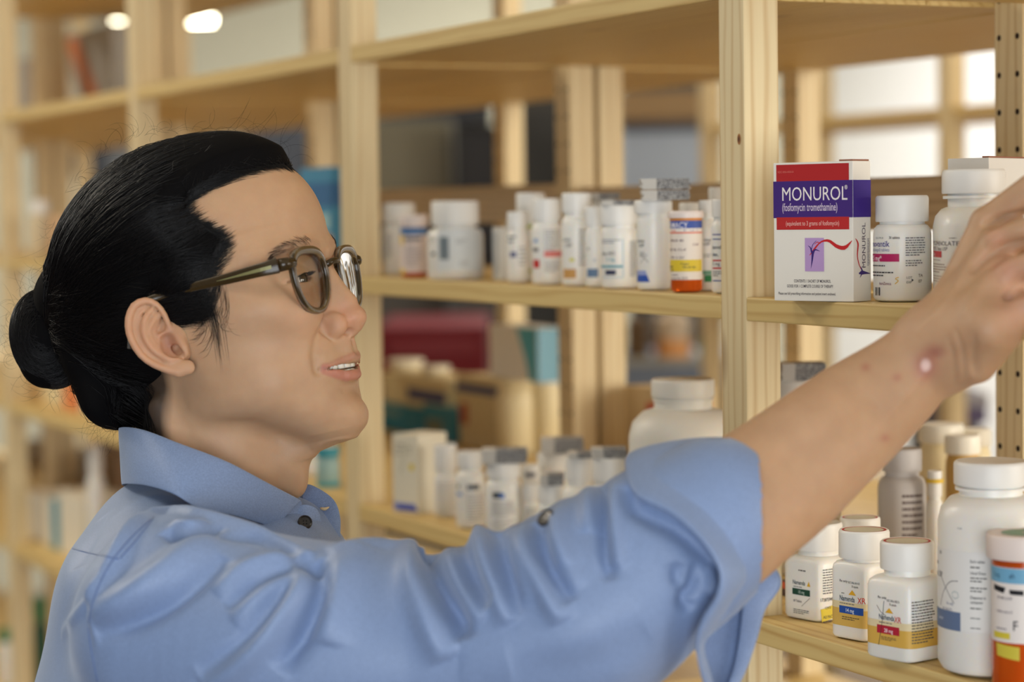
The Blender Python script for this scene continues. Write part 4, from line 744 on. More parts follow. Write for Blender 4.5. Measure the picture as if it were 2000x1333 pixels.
def face_field(g):
    X = g.ax[0][:, None, None]; Y = g.ax[1][None, :, None]; Z = g.ax[2][None, None, :]
    g.ell((-2, 0, 40), (100, 74, 84), 0)
    g.ell((35, 0, 62), (66, 60, 58), 14)
    tab = np.array([  # U, front, back, half width, exponent
        (52, 92, -50, 66, 2.3), (40, 100, -50, 68, 2.45), (28, 99, -50, 70, 2.4), (15, 97, -45, 71, 2.35), (0, 97.5, -40, 70.5, 2.3), (-15, 98.5, -35, 68.5, 2.3),
        (-30, 100, -28, 65.5, 2.3), (-42, 100.5, -16, 63, 2.25), (-54, 99, -6, 60, 2.2), (-66, 97, 10, 54, 2.15), (-76, 98, 26, 46, 2.1), (-86, 99, 42, 36, 2.0), (-94, 96, 56, 26, 2.0), (-99, 89.5, 66, 14, 2.0)])
    sl, X, Y, Z = g.win((-80, -90, -108), (130, 90, 60)); z = Z.ravel()
    I = lambda c: np.interp(z, tab[::-1, 0], tab[::-1, c])[None, None, :].astype(np.float32)
    ff, fb, w, n = I(1), I(2), I(3), I(4); fc = (ff+fb)/2; a = (ff-fb)/2
    q = ((np.abs(X-fc)/a)**n+(np.abs(Y)/w)**n)**(1/n); d = (q-1)*np.minimum(a, w)*.9
    d = np.maximum(d, np.maximum(Z-50, -99.5-Z)); g.comb(sl, d, 9, 'add')
    for s in (1, -1):
        g.chain([(98.2, s*5, 33), (95.0, s*21, 37), (86, s*40, 35), (74, s*54, 30)], [4.8, 5.0, 5.2, 5], 7)      # brow
        g.ell((82, s*35, -8), (17, 21, 16), 12)                 # smiling cheek
        g.ell((60, s*53, 0), (26, 15, 14), 14)                  # cheekbone
        g.ell((107, s*31, 18), (14, 16, 12.0), 8, 'sub')        # eye socket
        g.ell((34, s*50, -52), (32, 9, 16), 16)                 # jaw angle
        g.ell((55, s*78, 52), (26, 12, 26), 10, 'sub')          # temple
    # chin
    g.ell((89.2, 0, -85.5), (13.6, 17, 12), 8)
    # nose
    g.chain([(97.5, 0, 24), (102.3, 0, 11), (105.8, 0, 2), (110.0, 0, -7)], [4.6, 4.7, 5.5, 6.8], 5)
    g.chain([(93.5, 0, 14), (97, 0, -8), (99, 0, -20)], [9, 12, 13], 8)
    g.ell((111.9, 0, -18.6), (9.0, 9.6, 8.6), 4)
    g.chain([(111, 0, -25), (103, 0, -31)], [4.6, 4.0], 4)
    for s in (1, -1):
        g.ell((101.0, s*13.6, -21.4), (10.4, 6.6, 9.2), 3.2)
        g.ell((108.3, s*6.2, -28.6), (4.0, 2.4, 3.2), 1.4, 'sub')
        g.chain([(106, s*6, -29), (103, s*6.5, -22)], [2.1, 1.6], 1, 'sub')
        # crease around the wing and the smile fold
        g.chain([H(640, 600, 16)*[1, s, 1], H(625, 620, 20)*[1, s, 1], H(627, 645, 21)*[1, s, 1], H(643, 662, 18)*[1, s, 1]], [.6, 1.2, 1.3, .8], 4, 'sub')
        g.chain([H(630, 640, 20)*[1, s, 1]+[2.9, s*2.6, 0], H(617, 668, 29)*[1, s, 1]+[2.9, s*2.6, 0], H(611, 697, 33)*[1, s, 1]+[2.9, s*2.6, 0], H(613, 724, 32)*[1, s, 1]+[2.9, s*2.6, 0]], [.8, .8, .6, .3], 9, 'sub')
    # muzzle and lips
    g.ell((87, 0, -46), (15, 25, 17), 8)
    g.ell((95, 0, -38), (12, 13, 9), 6)
    def surf(px, py):
        """first point of the face met by the sight line"""
        d = np.array([(px-1000)/F_PX, -(py-666.5)/F_PX, -1.0]); M = np.stack([HF, HL, HU], 1); q0 = np.linalg.solve(M, -HO); q1 = np.linalg.solve(M, d)
        T = np.linspace(1540, 1680, 700); P = q0+T[:, None]*q1; q = (P-g.lo)/g.h; ok = np.all((q > 0) & (q < np.array(g.n)-1), 1); i_ = np.clip(q.round().astype(int), 0, np.array(g.n)-1); v = np.where(ok, g.f[i_[:, 0], i_[:, 1], i_[:, 2]], 9); k = np.argmax(v < 0)
        return P[k]
    S_ = lambda L_: [surf(*p) for p in L_]
    full = lambda a: a+[np.array(p)*[1, -1, 1] for p in a[-2::-1]]
    pu = S_([(629, 718), (642, 715), (656, 709), (670, 703)]); pl = S_([(631, 722), (645, 727), (660, 732), (674, 736)]); po = S_([(626, 720), (640, 719.5), (654, 718), (668, 716)])
    IN = lambda a, k: [p-np.array([1.0, .25, 0])*k for p in a]
    up = IN(pu, 1.0)+[np.array(p) for p in [(101.6, 9.5, -46.4), (104.0, 4.5, -45.2), (104.0, 0, -46.0)]]
    lo = IN(pl, 1.6)+[np.array(p) for p in [(99.0, 8.5, -57.8), (99.9, 0, -58.3)]]
    g.chain(full(up), [1.0, 1.9, 2.6, 3.1, 3.6, 4.1, 4.0, 4.1, 3.6, 3.1, 2.6, 1.9, 1.0], 3)
    g.chain(full(lo), [1.0, 2.4, 3.4, 4.2, 4.7, 4.9, 4.7, 4.2, 3.4, 2.4, 1.0], 3)
    g.chain([(106, 0, -33), (108.5, 0, -41)], 1.5, 4, 'sub')     # philtrum
    g.chain([(101, -12, -67), (102.6, 0, -67.5), (101, 12, -67)], 2.4, 6, 'sub')
    op = po+[np.array(p) for p in [(101.6, 9.5, -52.0), (104.8, 0, -52.1)]]
    g.chain(full(op), [.6, 1.3, 1.6, 1.9, 2.2, 2.2, 2.2, 1.9, 1.6, 1.3, .6], .5, 'sub')
    g.chain(full(IN(po[1:], 4.0)+[np.array(p) for p in [(96.8, 9, -51.9), (98.2, 0, -51.9)]]), [1.6, 2.6, 3.6, 4.5, 4.7, 4.5, 3.6, 2.6, 1.6], .5, 'sub')
    globals().update(LIP_UP=[p.copy() for p in full(up)][:7], LIP_LO=[p.copy() for p in full(lo)][:6])
    # lids
    for s in (1, -1):
        cx, cy, cz = EYE[0], s*EYE[1], EYE[2]
        g.ell((cx+.2, cy, cz+.2), (13.4, 15.8, 12.4), 3.5)
        g.chain([(cx+9, cy-s*10, cz-5), (cx+10.2, cy, cz-8), (cx+5, cy+s*12, cz-5.5)], [1.4, 1.8, 1.4], 5)      # lower lid bag
        g.chain([(cx+12.6, cy-s*11, cz+6.6), (cx+12.6, cy, cz+8.8), (cx+8.2, cy+s*12, cz+5.2)], [.5, .7, .5], 2.4, 'sub')
        sl, X, Y, Z = g.win((cx-3, cy-19, 0), (cx+20, cy+19, 30)); dy = (Y-cy)/14.5
        zt = cz+3.4-3.9*np.abs(dy)**2.2-.9*dy*s; zb = cz-2.6+2.4*np.abs(dy)**2.0-.9*dy*s
        r = np.sqrt((X-cx)**2+((Y-cy)*.86)**2+(Z-cz)**2)
        g.comb(sl, np.maximum(np.maximum(Z-zt, zb-Z), np.maximum(10.6-r, np.abs(Y-cy)-14.6)), .4, 'sub')
        g.chain([(cx+5.2, cy+s*13.6, cz-.4), (cx-1, cy+s*18.5, cz-3.4), (cx-8, cy+s*22, cz-7.5)], [.3, .4, .2], 2.0, 'sub')
    # neck, under-chin
    nb = H(428, 905, 0); nb2 = H(405, 1060, 0)
    g.chain([(5, 0, -20), nb*[1, 0, 1]+np.array([0, 0, 0]), nb2], [52, 55.5, 60], 16, flat=((0, 1, 0), .92))
    g.chain([(86, 0, -88), (56, 0, -94), (38, 0, -104)], [8, 11, 16], 16)
    g.ell(H(590, 935, 0)*[1, 0, 1]-np.array([8, 0, 0]), (11, 9, 13), 10)
    for s in (1, -1):
        g.chain([(-30, s*44, -50), H(345, 870, s*47)*[1,1,1], H(500, 975, s*24), H(560, 1040, s*12)], [9, 8, 7, 7], 9)   # neck muscle
    return g
gH = Grid((-108, -86, -190), (130, 86, 134), 1.25)
face_field(gH)
def ear_field(g):
    P = Hpl
    # plate between rim and ridge
    sp = lambda pts, n=22: spline([P(*p) for p in pts], n)
    def ch(pts, rr, k, op='add'):
        q = sp(pts); rad = np.interp(np.linspace(0, 1, len(q)), np.linspace(0, 1, len(rr)), rr); g.chain(list(q), list(rad), k, op)
    g.ell(P(322, 668, -9.5), (17, 8, 18), 4); g.chain([P(350, 655, -4.5), P(356, 690, -5)], [5, 6], 4)
    ch([(300, 604, -.8), (276, 606, -.8), (266, 630, -.8), (272, 660, -.8), (292, 690, -.8), (325, 712, -.6)], [2.6, 3.4, 3.6, 3.6, 3.4, 3.4], 2.5)
    ch([(304, 620, -2.0), (292, 650, -2.0), (310, 680, -2.0), (340, 700, -2.0)], [4.2, 5, 5, 5], 3)
    ch([(334, 650, -1.5), (328, 632, 1.2), (318, 610, 2.2), (303, 594, 2.6), (284, 588, 2.6), (264, 596, 2.6), (253, 616, 2.6), (251, 640, 2.6), (257, 664, 2.6), (272, 690, 2.4), (294, 709, 2.2), (322, 721, 1.8), (345, 727, 1.4)], [1.6, 2.0, 2.1, 2.3, 2.6, 2.7, 2.7, 2.6, 2.5, 2.4, 2.3, 2.6, 3.2], 1.3)
    ch([(302, 600, 1.6), (285, 620, 2.4), (281, 646, 2.4), (289, 670, 2.4), (306, 689, 2.2), (326, 699, 2.0)], [1.4, 2.2, 2.6, 2.6, 2.4, 2.0], 2.2)
    ch([(286, 650, 1.2), (297, 634, 1.2), (310, 616, 1.2)], [2.0, 1.9, 1.4], 2)
    ch([(332, 640, -.8), (324, 652, -.2), (312, 658, -.6), (302, 664, -1.6)], [2.2, 2.2, 2.0, 1.4], 2.0)
    g.chain([P(366, 718, .6), P(352, 720, .8), P(338, 716, .6)], [5.2, 6.0, 5.0], 2.5, flat=(EARN, .62))
    ch([(338, 648, -1.2), (350, 664, .2), (358, 677, .8), (362, 690, .2)], [1.8, 2.6, 2.9, 2.2], 3)
    ch([(324, 700, 1.6), (334, 703, 1.8), (346, 702, 1.2)], [2.6, 2.9, 2.2], 2)
    ch([(325, 664, 2.6), (328, 676, 2.4), (337, 687, 2.2), (352, 692, 1.8)], [4.6, 5.0, 4.2, 2.2], 2.0, 'sub')
    g.chain([P(347, 684, -1), P(343, 680, -4)], [3.6, 3.0], 1.5, 'sub')
    ch([(303, 604, 3.4), (311, 626, 3.6), (303, 648, 3.2), (309, 668, 3.2)], [1.0, 2.4, 2.4, 1.6], 1.5, 'sub')
    ch([(292, 599, 3.4), (272, 606, 3.4), (266, 632, 3.4), (272, 660, 3.4), (290, 688, 3.2), (316, 708, 3.0)], [.7, 1.3, 1.4, 1.3, 1.0, .5], 1.6, 'sub')
ce = Hpl(313, 655, 0)
gE = Grid(ce-np.array([30, 26, 38]), ce+np.array([30, 22, 38]), .7)
ear_field(gE)
V1, Q1 = gH.mesh(2)
V2, Q2 = gE.mesh(2)
V2b = V2*[1, -1, 1]; Q2b = Q2[:, ::-1]
VH = np.vstack([V1, V2, V2b]); QH = np.vstack([Q1, Q2+len(V1), Q2b+len(V1)+len(V2)])
def blob(P, c, r, p=2.0):
    return np.exp(-np.sum(((P-np.array(c))/np.array(r))**2, 1)**(p/2))
def skin_tint(P):
    A = P*[1, 0, 1]+np.abs(P)*[0, 1, 0]; base = np.array(srgb((192, 155, 122))); t = np.tile(base, (len(P), 1))
    def mixc(w, rgb): nonlocal t; t = t+(np.array(srgb(rgb))-t)*np.clip(w, 0, 1)[:, None]
    mixc(blob(A, (108, 6, -19), (17, 15, 13))*.55, (206, 140, 112))
    mixc(blob(A, (85, 36, -10), (20, 20, 16))*.35, (210, 156, 128))
    e = np.zeros(len(P)); e[len(V1):] = 1
    mixc(e*np.clip((20-A[:, 0])/22, 0, 1)*.3, (212, 150, 120))
    mixc(e*blob(A, Hpl(333, 674, -1), (9, 7, 11))*.6, (150, 85, 66))
    mixc(blob(A, (96, 22, -64), (22, 26, 18))*.18, (176, 142, 112))
    mixc(blob(A, (98, 14, -38), (12, 14, 6))*.22, (166, 134, 108))
    mixc(blob(A, (95, 30, 4), (12, 14, 5))*.35, (178, 128, 102))
    du, _ = seg_dist(A, [p+[3.4, .8, 0] for p in LIP_UP]); dl, _ = seg_dist(A, [p+[3.6, .8, -.4] for p in LIP_LO])
    front = np.clip((A[:, 0]-84)/4, 0, 1)
    wu = np.clip((3.5-du)/1.4, 0, 1)*front*(A[:, 2] < -42); wl = np.clip((4.6-dl)/1.6, 0, 1)*front
    mixc(wu*.65, (172, 118, 98)); mixc(wl*.75, (186, 118, 104))
    ins = np.clip((96.5-A[:, 0]-np.abs(A[:, 1])**2*.014)/3, 0, 1)*(A[:, 2] > -57)*(A[:, 2] < -46.8)*(A[:, 1] < 27)*(A[:, 0] > 70)*0
    mixc(ins, (92, 34, 32))
    db, _ = seg_dist(A, [(106, 11, 37.5), (105, 24, 41.5), (95, 40, 40), (84, 50, 34)]); mixc(np.clip(1-db/5.5, 0, 1)*.45, (120, 92, 78))
    if 'poly' in globals():
        pd = poly_sdf(A[:, 0], A[:, 2], poly); n_ = np.zeros(len(P)); mixc(np.clip((2.5-pd)/9.0, 0, 1)*.9*(1-e), (34, 28, 26))
    return t
def skin_mat():
    m = bpy.data.materials.new('skin'); m.use_nodes = True; nt = m.node_tree; b = nt.nodes['Principled BSDF']; L = nt.links
    at = N(nt, 'ShaderNodeAttribute', attribute_name='tint'); tc = N(nt, 'ShaderNodeTexCoord')
    n1 = N(nt, 'ShaderNodeTexNoise'); n1.inputs['Scale'].default_value = 55; n1.inputs['Detail'].default_value = 4; L.new(tc.outputs['Object'], n1.inputs['Vector'])
    n2 = N(nt, 'ShaderNodeTexNoise'); n2.inputs['Scale'].default_value = 900; n2.inputs['Detail'].default_value = 2; L.new(tc.outputs['Object'], n2.inputs['Vector'])
    cr = N(nt, 'ShaderNodeValToRGB'); cr.color_ramp.elements[0].position = .3; cr.color_ramp.elements[0].color = (.93, .90, .89, 1); cr.color_ramp.elements[1].position = .7; cr.color_ramp.elements[1].color = (1.03, 1.02, 1.01, 1)
    L.new(n1.outputs[0], cr.inputs[0]); mx = N(nt, 'ShaderNodeMixRGB', blend_type='MULTIPLY'); mx.inputs[0].default_value = 1
    L.new(at.outputs['Color'], mx.inputs[1]); L.new(cr.outputs[0], mx.inputs[2]); L.new(mx.outputs[0], b.inputs['Base Color'])
    b.inputs['Subsurface Weight'].default_value = .6; b.inputs['Subsurface Radius'].default_value = (1.0, .42, .25); b.inputs['Subsurface Scale'].default_value = .004
    b.inputs['Roughness'].default_value = .52; b.inputs['Specular IOR Level'].default_value = .38
    bp = N(nt, 'ShaderNodeBump'); bp.inputs['Strength'].default_value = .12; bp.inputs['Distance'].default_value = .0006; L.new(n2.outputs[0], bp.inputs['Height']); L.new(bp.outputs[0], b.inputs['Normal'])
    return m
SKIN = skin_mat()

# teeth: one arch, each tooth a bulge of it
def teeth():
    mb = MB(); M_ = mat('tooth_enamel', (226, 222, 210), .18, sss=.001)
    for top in (1, 0):
        t = []; L0 = 0.0; wd = [8.2, 6.6, 7.4, 7.0, 6.8] if top else [5.4, 5.8, 6.6, 7, 7]
        for i, w in enumerate(wd): t.append((L0, w)); L0 += w
        for sgn in (1, -1):
            for a, w in t:
                rings = []
                for zi, (z, q) in enumerate([(0, .80), (2, .94), (5, 1.0), (8, .98), (9.4, .90), (9.9, .7)]):
                    r_ = []
                    for j in range(12):
                        th = 2*math.pi*j/12; u = a+w/2+math.copysign(abs(math.cos(th))**.55, math.cos(th))*w/2*.985*q; v = math.copysign(abs(math.sin(th))**.7, math.sin(th))*2.4*q
                        # arch
                        ang = u/27.0; R = 27.0
                        Fx = 100.8-(1 if top else 1.9)*1.0-R+ (R+v)*math.cos(ang)*1.0; Ly = (R*.92+v)*math.sin(ang)
                        Uz = (-43.8-z*.86) if top else (-60.5+z*.72)
                        r_.append(h2w((Fx, sgn*Ly, Uz))[0])
                    rings.append(r_ if sgn > 0 else r_[::-1])
                mb.loft(rings, M_)
    return mb

def eyeball(parent, s):
    c = EYE*[1, s, 1]; n1, n2, R = 40, 26, 11.75
    g = np.array([.985, .10*s-.06, .03]); g /= np.linalg.norm(g); a = np.cross(g, (0, 0, 1.0)); a /= np.linalg.norm(a); b = np.cross(a, g)
    mb = MB(); iris = mat('iris_dark_brown', (52, 32, 22), .1, coat=1); pup = mat('pupil_black', (6, 5, 5), .05, coat=1); scl = mat('sclera', (214, 202, 190), .15, coat=.5)
    rings = []; angs = [0.5, 5, 11, 18, 24, 29, 31]+list(np.linspace(36, 178, 20))
    for A in angs:
        t = math.radians(A); bulge = .9*max(0, 1-(A/31)**2)
        rings.append([h2w(c+(R+bulge)*(g*math.cos(t)+(a*math.cos(2*math.pi*j/n1)+b*math.sin(2*math.pi*j/n1))*math.sin(t)))[0] for j in range(n1)])
    mb.loft(rings[:3], pup, True, False); mb.loft(rings[2:7], iris, False, False); mb.loft(rings[6:], scl, False, True)
    return mb.build('eyeball', parent, smooth=True)
# ================================================================ hair, brows, lashes
HAIR = mat('black_hair', (15, 13, 14), .42, spec=.3)
HAIRB = mat('black_hair_mass', (9, 8, 9), .85, spec=.1)
head_bvh = BVHTree.FromPolygons([tuple(p) for p in VH], [tuple(int(i) for i in q) for q in QH])
def on_head(px, py, lift=0.0):
    """photo pixel -> point on the near side of the head (head frame)"""
    o = w2h(CAMP)[0]; d = w2h(atD(px, py, 1.0))[0]-o; d /= np.linalg.norm(d)
    h = head_bvh.ray_cast(Vector(o), Vector(d)); 
    if h[0] is None: return H(px, py, 0)
    return np.array(h[0])-d*lift
line_px = [(575, 330), (548, 331), (520, 336), (485, 343), (452, 354), (420, 368), (390, 386), (372, 402), (388, 424), (418, 440), (446, 458), (452, 476), (436, 498), (424, 520), (420, 545), (424, 580), (420, 606), (404, 626), (372, 618), (335, 604), (300, 596)]
hair_line = [on_head(*p) for p in line_px]
poly = [(p[0], p[2]) for p in hair_line]+[(-6, 10), (-12, -20), (-22, -60), (-29, -110), (-160, -120), (-160, 170), (130, 170), (112, 112)]
def poly_sdf(X, Z, P):
    """signed distance in the F-U plane, negative inside"""
    d = np.full(X.shape, 1e9); ins = np.zeros(X.shape, bool); n = len(P)
    for i in range(n):
        (x0, y0), (x1, y1) = P[i], P[(i+1) % n]; ex, ey = x1-x0, y1-y0
        t = np.clip(((X-x0)*ex+(Z-y0)*ey)/(ex*ex+ey*ey+1e-9), 0, 1); d = np.minimum(d, np.hypot(X-x0-t*ex, Z-y0-t*ey))
        c = ((y0 > Z) != (y1 > Z)) & (X < (x1-x0)*(Z-y0)/((y1-y0) if y1 != y0 else 1e-9)+x0); ins ^= c
    return np.where(ins, -d, d)
TIE = H(178, 640, 0)
def hair_volume(g):
    g.ell((-1, 0, 45), (112, 79.5, 94), 0)
    g.ell((35, 0, 64), (68.5, 64, 70), 12)
    g.ell((-68, 0, 26), (47, 58, 52), 10)
    g.ell(H(150, 575, 0), (28, 40, 26), 12)
    g.ell(H(205, 690, 0), (24, 48, 40), 12)
    g.ell(H(228, 772, 0)*[1, 0, 1], (20, 44, 26), 10)
    sl, X, Y, Z = g.win((-400, -400, -400), (400, 400, 400))
    X2, Z2 = np.meshgrid(g.ax[0], g.ax[2], indexing='ij'); pd = poly_sdf(X2, Z2, poly).astype(np.float32)[:, None, :]
    # thins out towards the hairline and keeps clear of the ears
    g.f += np.clip(9.0+pd*.45, 0, 8.2)*np.ones_like(g.f)*(X > -20)
    g.f = np.maximum(g.f, np.broadcast_to(pd+np.clip((X2[:, None, :]+10)*.08, 0, 4.5), g.f.shape))
    for s in (1, -1):
        g.chain([Hpl(318, 640, 4)*[1, s, 1], Hpl(300, 640, 4)*[1, s, 1], Hpl(310, 690, 4)*[1, s, 1]], 13, 2, 'sub')
gR = Grid((-150, -92, -112), (108, 92, 146), 1.7)
hair_volume(gR)
gHair = gR.f.copy()
VR, QR = gR.mesh(2)
def sampler(f, g):
    n = np.array(g.n)
    def S_(P):
        q = (P-g.lo)/g.h; q = np.clip(q, 0, n-1.001); i = q.astype(int); t = q-i; out = 0
        for a in (0, 1):
            for b in (0, 1):
                for c in (0, 1):
                    w = (t[:, 0] if a else 1-t[:, 0])*(t[:, 1] if b else 1-t[:, 1])*(t[:, 2] if c else 1-t[:, 2])
                    out = out+w*f[i[:, 0]+a, i[:, 1]+b, i[:, 2]+c]
        return out
    return S_
Sd = sampler(np.minimum(gHair, 20), gR)
# outer envelope of skin or hair, for laying strands on
gEnv = Grid((-150, -92, -112), (108, 92, 146), 1.7); face_field_done = sampler(gH.f, gH)
_pts = np.stack(np.meshgrid(*gEnv.ax, indexing='ij'), -1).reshape(-1, 3)
_sk = face_field_done(_pts).reshape(gEnv.n); _out = (_pts[:, 0].reshape(gEnv.n) < gH.lo[0]+2); _sk = np.where(_out, 40, _sk)
ENV = sampler(np.minimum(_sk, gHair), gEnv); del _pts
def lay(P, off, it=4):
    """push points onto the level set ENV = off"""
    P = P.copy(); e = 1.2
    for _ in range(it):
        d = ENV(P); G = np.stack([ENV(P+np.eye(3)[i]*e)-ENV(P-np.eye(3)[i]*e) for i in range(3)], 1)/(2*e)
        n = G/np.maximum(np.linalg.norm(G, axis=1, keepdims=True), .3); P = P-n*np.clip(d-off, -6, 6)[:, None]
    return P
def strands_mesh(paths, rad):
    """paths: (S, T, 3) head frame; rad (S,) mm -> thin three sided tubes in world space"""
    P = paths; Sn, Tn = P.shape[:2]; tan = np.gradient(P, axis=1); tan /= np.maximum(np.linalg.norm(tan, axis=2, keepdims=True), 1e-9)
    ref = np.array([.3, .2, .9]); a = np.cross(tan, ref); a /= np.maximum(np.linalg.norm(a, axis=2, keepdims=True), 1e-9); b = np.cross(tan, a)
    prof = np.interp(np.linspace(0, 1, Tn), [0, .1, .8, 1], [.25, 1, .9, .12])[None, :, None]*np.asarray(rad)[:, None, None]
    R = np.stack([P+prof*(a*math.cos(2*math.pi*k/3)+b*math.sin(2*math.pi*k/3)) for k in range(3)], 2)
    V = h2w(R.reshape(-1, 3)); s_, t_, k_ = np.meshgrid(np.arange(Sn), np.arange(Tn-1), np.arange(3), indexing='ij')
    i0 = (s_*Tn+t_)*3; Q = np.stack([i0+k_, i0+(k_+1) % 3, i0+3+(k_+1) % 3, i0+3+k_], -1).reshape(-1, 4)
    return V, Q
rng = np.random.default_rng(5)
def flow(roots, T=16, off=(.2, 1.6), wig=1.0, tie=TIE, spread=9):
    n = len(roots); u = np.linspace(0, 1, T)[None, :, None]; end = tie+rng.normal(0, spread, (n, 3))*[.6, 1, 1]
    mid = (roots+end)/2+np.stack([rng.normal(0, 2, n), np.sign(roots[:, 1])*14, np.full(n, 8.0)], 1)
    P = (1-u)**2*roots[:, None]+2*u*(1-u)*mid[:, None]+u*u*end[:, None]
    ph = rng.uniform(0, 6.3, (n, 1)); fr = rng.uniform(1, 2.2, (n, 1)); am = rng.normal(0, wig, (n, 1))
    P[:, :, 2] += np.sin(ph+fr*6.3*np.linspace(0, 1, T)[None])*am*np.linspace(0, 1, T)[None]
    o = rng.uniform(*off, n)[:, None]*np.interp(np.linspace(0, 1, T), [0, .15, .9, 1], [.0, 1, 1, -.5])[None]
    return lay(P.reshape(-1, 3), o.reshape(-1), 5).reshape(n, T, 3)
def along(pts, n, jit, inward=0):
    q = spline(pts, 400); i = rng.integers(0, 399, n); p = q[i]+rng.normal(0, jit, (n, 3)); return p
def both(P): return np.concatenate([P, P*[1, -1, 1]])
sets = []
# hairline roots
rts = along([p for p in hair_line], 3200, 1.6)
rts[:, 0] -= np.abs(rng.normal(0, 4.5, len(rts))); sets.append((both(flow(rts, off=(.1, 1.2), wig=1.2)), .15))
# scalp roots everywhere under the hair
vi = rng.integers(0, len(VH), 30000); C_ = VH[vi]; m_ = (poly_sdf(C_[:, 0], C_[:, 2], poly) < -2) & (C_[:, 1] > -3) & (C_[:, 0] > -95) & ((C_[:, 0] > -2) | (poly_sdf(C_[:, 0], C_[:, 2], poly) < -14) | (C_[:, 2] > 20)) & (np.abs(VH[vi][:, 1]) < 76)
C_ = C_[m_][:2400]; sets.append((both(flow(C_, off=(.2, 2.2), wig=2.0)), .2))
# short fine hair fading out at the temple and the sideburn
def px_strokes(strokes, n, jit, rad, T=9, lift=(.1, .8)):
    out = []
    for st, w in strokes:
        base = np.array(st, float)
        for _ in range(int(n*w)):
            o = rng.normal(0, jit, 2); sc = rng.uniform(.65, 1.1); q = (base-base[0])*sc+base[0]+o; q = spline(np.column_stack([q, np.zeros(len(q))]), T)[:, :2]
            q += np.outer(np.linspace(0, 1, T), rng.normal(0, jit*.45, 2))
            out.append([on_head(*p, lift=rng.uniform(*lift)) for p in q])
    return both(np.array(out)), rad
sets.append(px_strokes([([(454, 466), (420, 486), (370, 520)], 1), ([(440, 452), (405, 470), (360, 505)], 1), ([(415, 438), (380, 455), (340, 490)], 1), ([(395, 424), (365, 440), (330, 470)], 1), ([(380, 402), (350, 420), (310, 450)], 1),
    ([(446, 486), (415, 512), (370, 540)], 1), ([(432, 510), (400, 530), (350, 555)], 1), ([(424, 528), (395, 550), (350, 570)], 1)], 75, 8, .10))
sets.append(px_strokes([([(424, 540), (420, 575), (405, 610), (380, 640)], 1.2), ([(400, 560), (405, 600), (420, 640), (428, 690)], .5), ([(370, 575), (385, 605), (410, 615), (428, 600)], 1), ([(340, 590), (360, 612), (395, 622), (420, 612)], 1.2),
    ([(330, 590), (345, 612), (370, 625), (400, 628)], 1), ([(415, 600), (424, 640), (428, 680), (432, 715)], .35), ([(390, 615), (398, 640), (385, 662), (365, 668)], .2), ([(405, 610), (415, 650), (405, 680), (392, 690)], .2),
    ([(432, 560), (440, 600), (436, 625), (425, 640)], .3), ([(425, 615), (440, 640), (458, 645)], .12)], 55, 6, .075))
# bun
bc = H(97, 662, 0); bt = H(172, 700, 0)
BUN = (26, 33, 37)
def bun_paths(n):
    P = []
    for i in range(n):
        ax_ = np.array([.55, 1.0, .25])+rng.normal(0, .28, 3); ax_ /= np.linalg.norm(ax_)
        a = np.cross(ax_, (0, 0, 1)); a /= np.linalg.norm(a); b = np.cross(ax_, a); t0 = rng.uniform(0, 6.3); ln = rng.uniform(1.6, 4.5); h_ = rng.uniform(-.92, .92); rr = math.sqrt(1-h_*h_)
        t = t0+np.linspace(0, ln, 16); q = ax_*h_+rr*(np.outer(np.cos(t), a)+np.outer(np.sin(t), b)); P.append(bc+q*np.array(BUN)*rng.uniform(1.0, 1.035))
    return np.array(P)
sets.append((bun_paths(2200), .2))
gB = Grid(bc-44, bc+44, 1.6); gB.ell(bc, (24.5, 31.5, 35.5), 0); gB.chain([bc+[-4, 8, -18], bc+[6, 12, 2], bc+[0, 0, 22]], [17, 19, 14], 8); gB.chain([bc+[14, 0, -2], TIE+[8, 0, 0]], [18, 22], 10)
VB, QB = gB.mesh(2)
# loose fly-away hairs
def flyaway(px0, n, length, out_dir, curl):
    res = []
    for _ in range(n):
        i = rng.uniform(0, len(px0)-1.001); a = np.array(px0[int(i)]); b = np.array(px0[int(i)+1]); p = a+(b-a)*(i % 1); L0 = rng.uniform(-25, 25)
        q = [p]; ang = math.atan2(out_dir[1], out_dir[0])+rng.normal(0, .7); c = rng.normal(0, curl); st = rng.uniform(.4, 1)*length/11
        for k in range(11): q.append(q[-1]+st*np.array([math.cos(ang), math.sin(ang)])); ang += c
        res.append([H(x, y, L0) for x, y in q])
    return np.array(res), .055+.02*rng.random()
sets.append(flyaway([(300, 262), (420, 252), (520, 272)], 26, 60, (-.8, -.5), .2))
sets.append(flyaway([(28, 700), (22, 660), (30, 610), (60, 570), (90, 555)], 46, 70, (-.5, -.6), .22))
sets.append(flyaway([(100, 540), (95, 500), (104, 450), (112, 410)], 34, 80, (-.2, .9), .16))
sets.append(flyaway([(120, 385), (180, 318), (250, 272), (330, 255)], 40, 70, (.7, -.6), .16))
sets.append(flyaway([(380, 254), (470, 256), (545, 285), (572, 325)], 26, 95, (.6, -.7), .2))
sets.append(flyaway([(168, 760), (190, 820), (225, 838), (255, 840)], 46, 75, (-.5, .5), .14))
sets.append(flyaway([(60, 760), (110, 770), (150, 760), (35, 730)], 30, 60, (-.3, .5), .2))
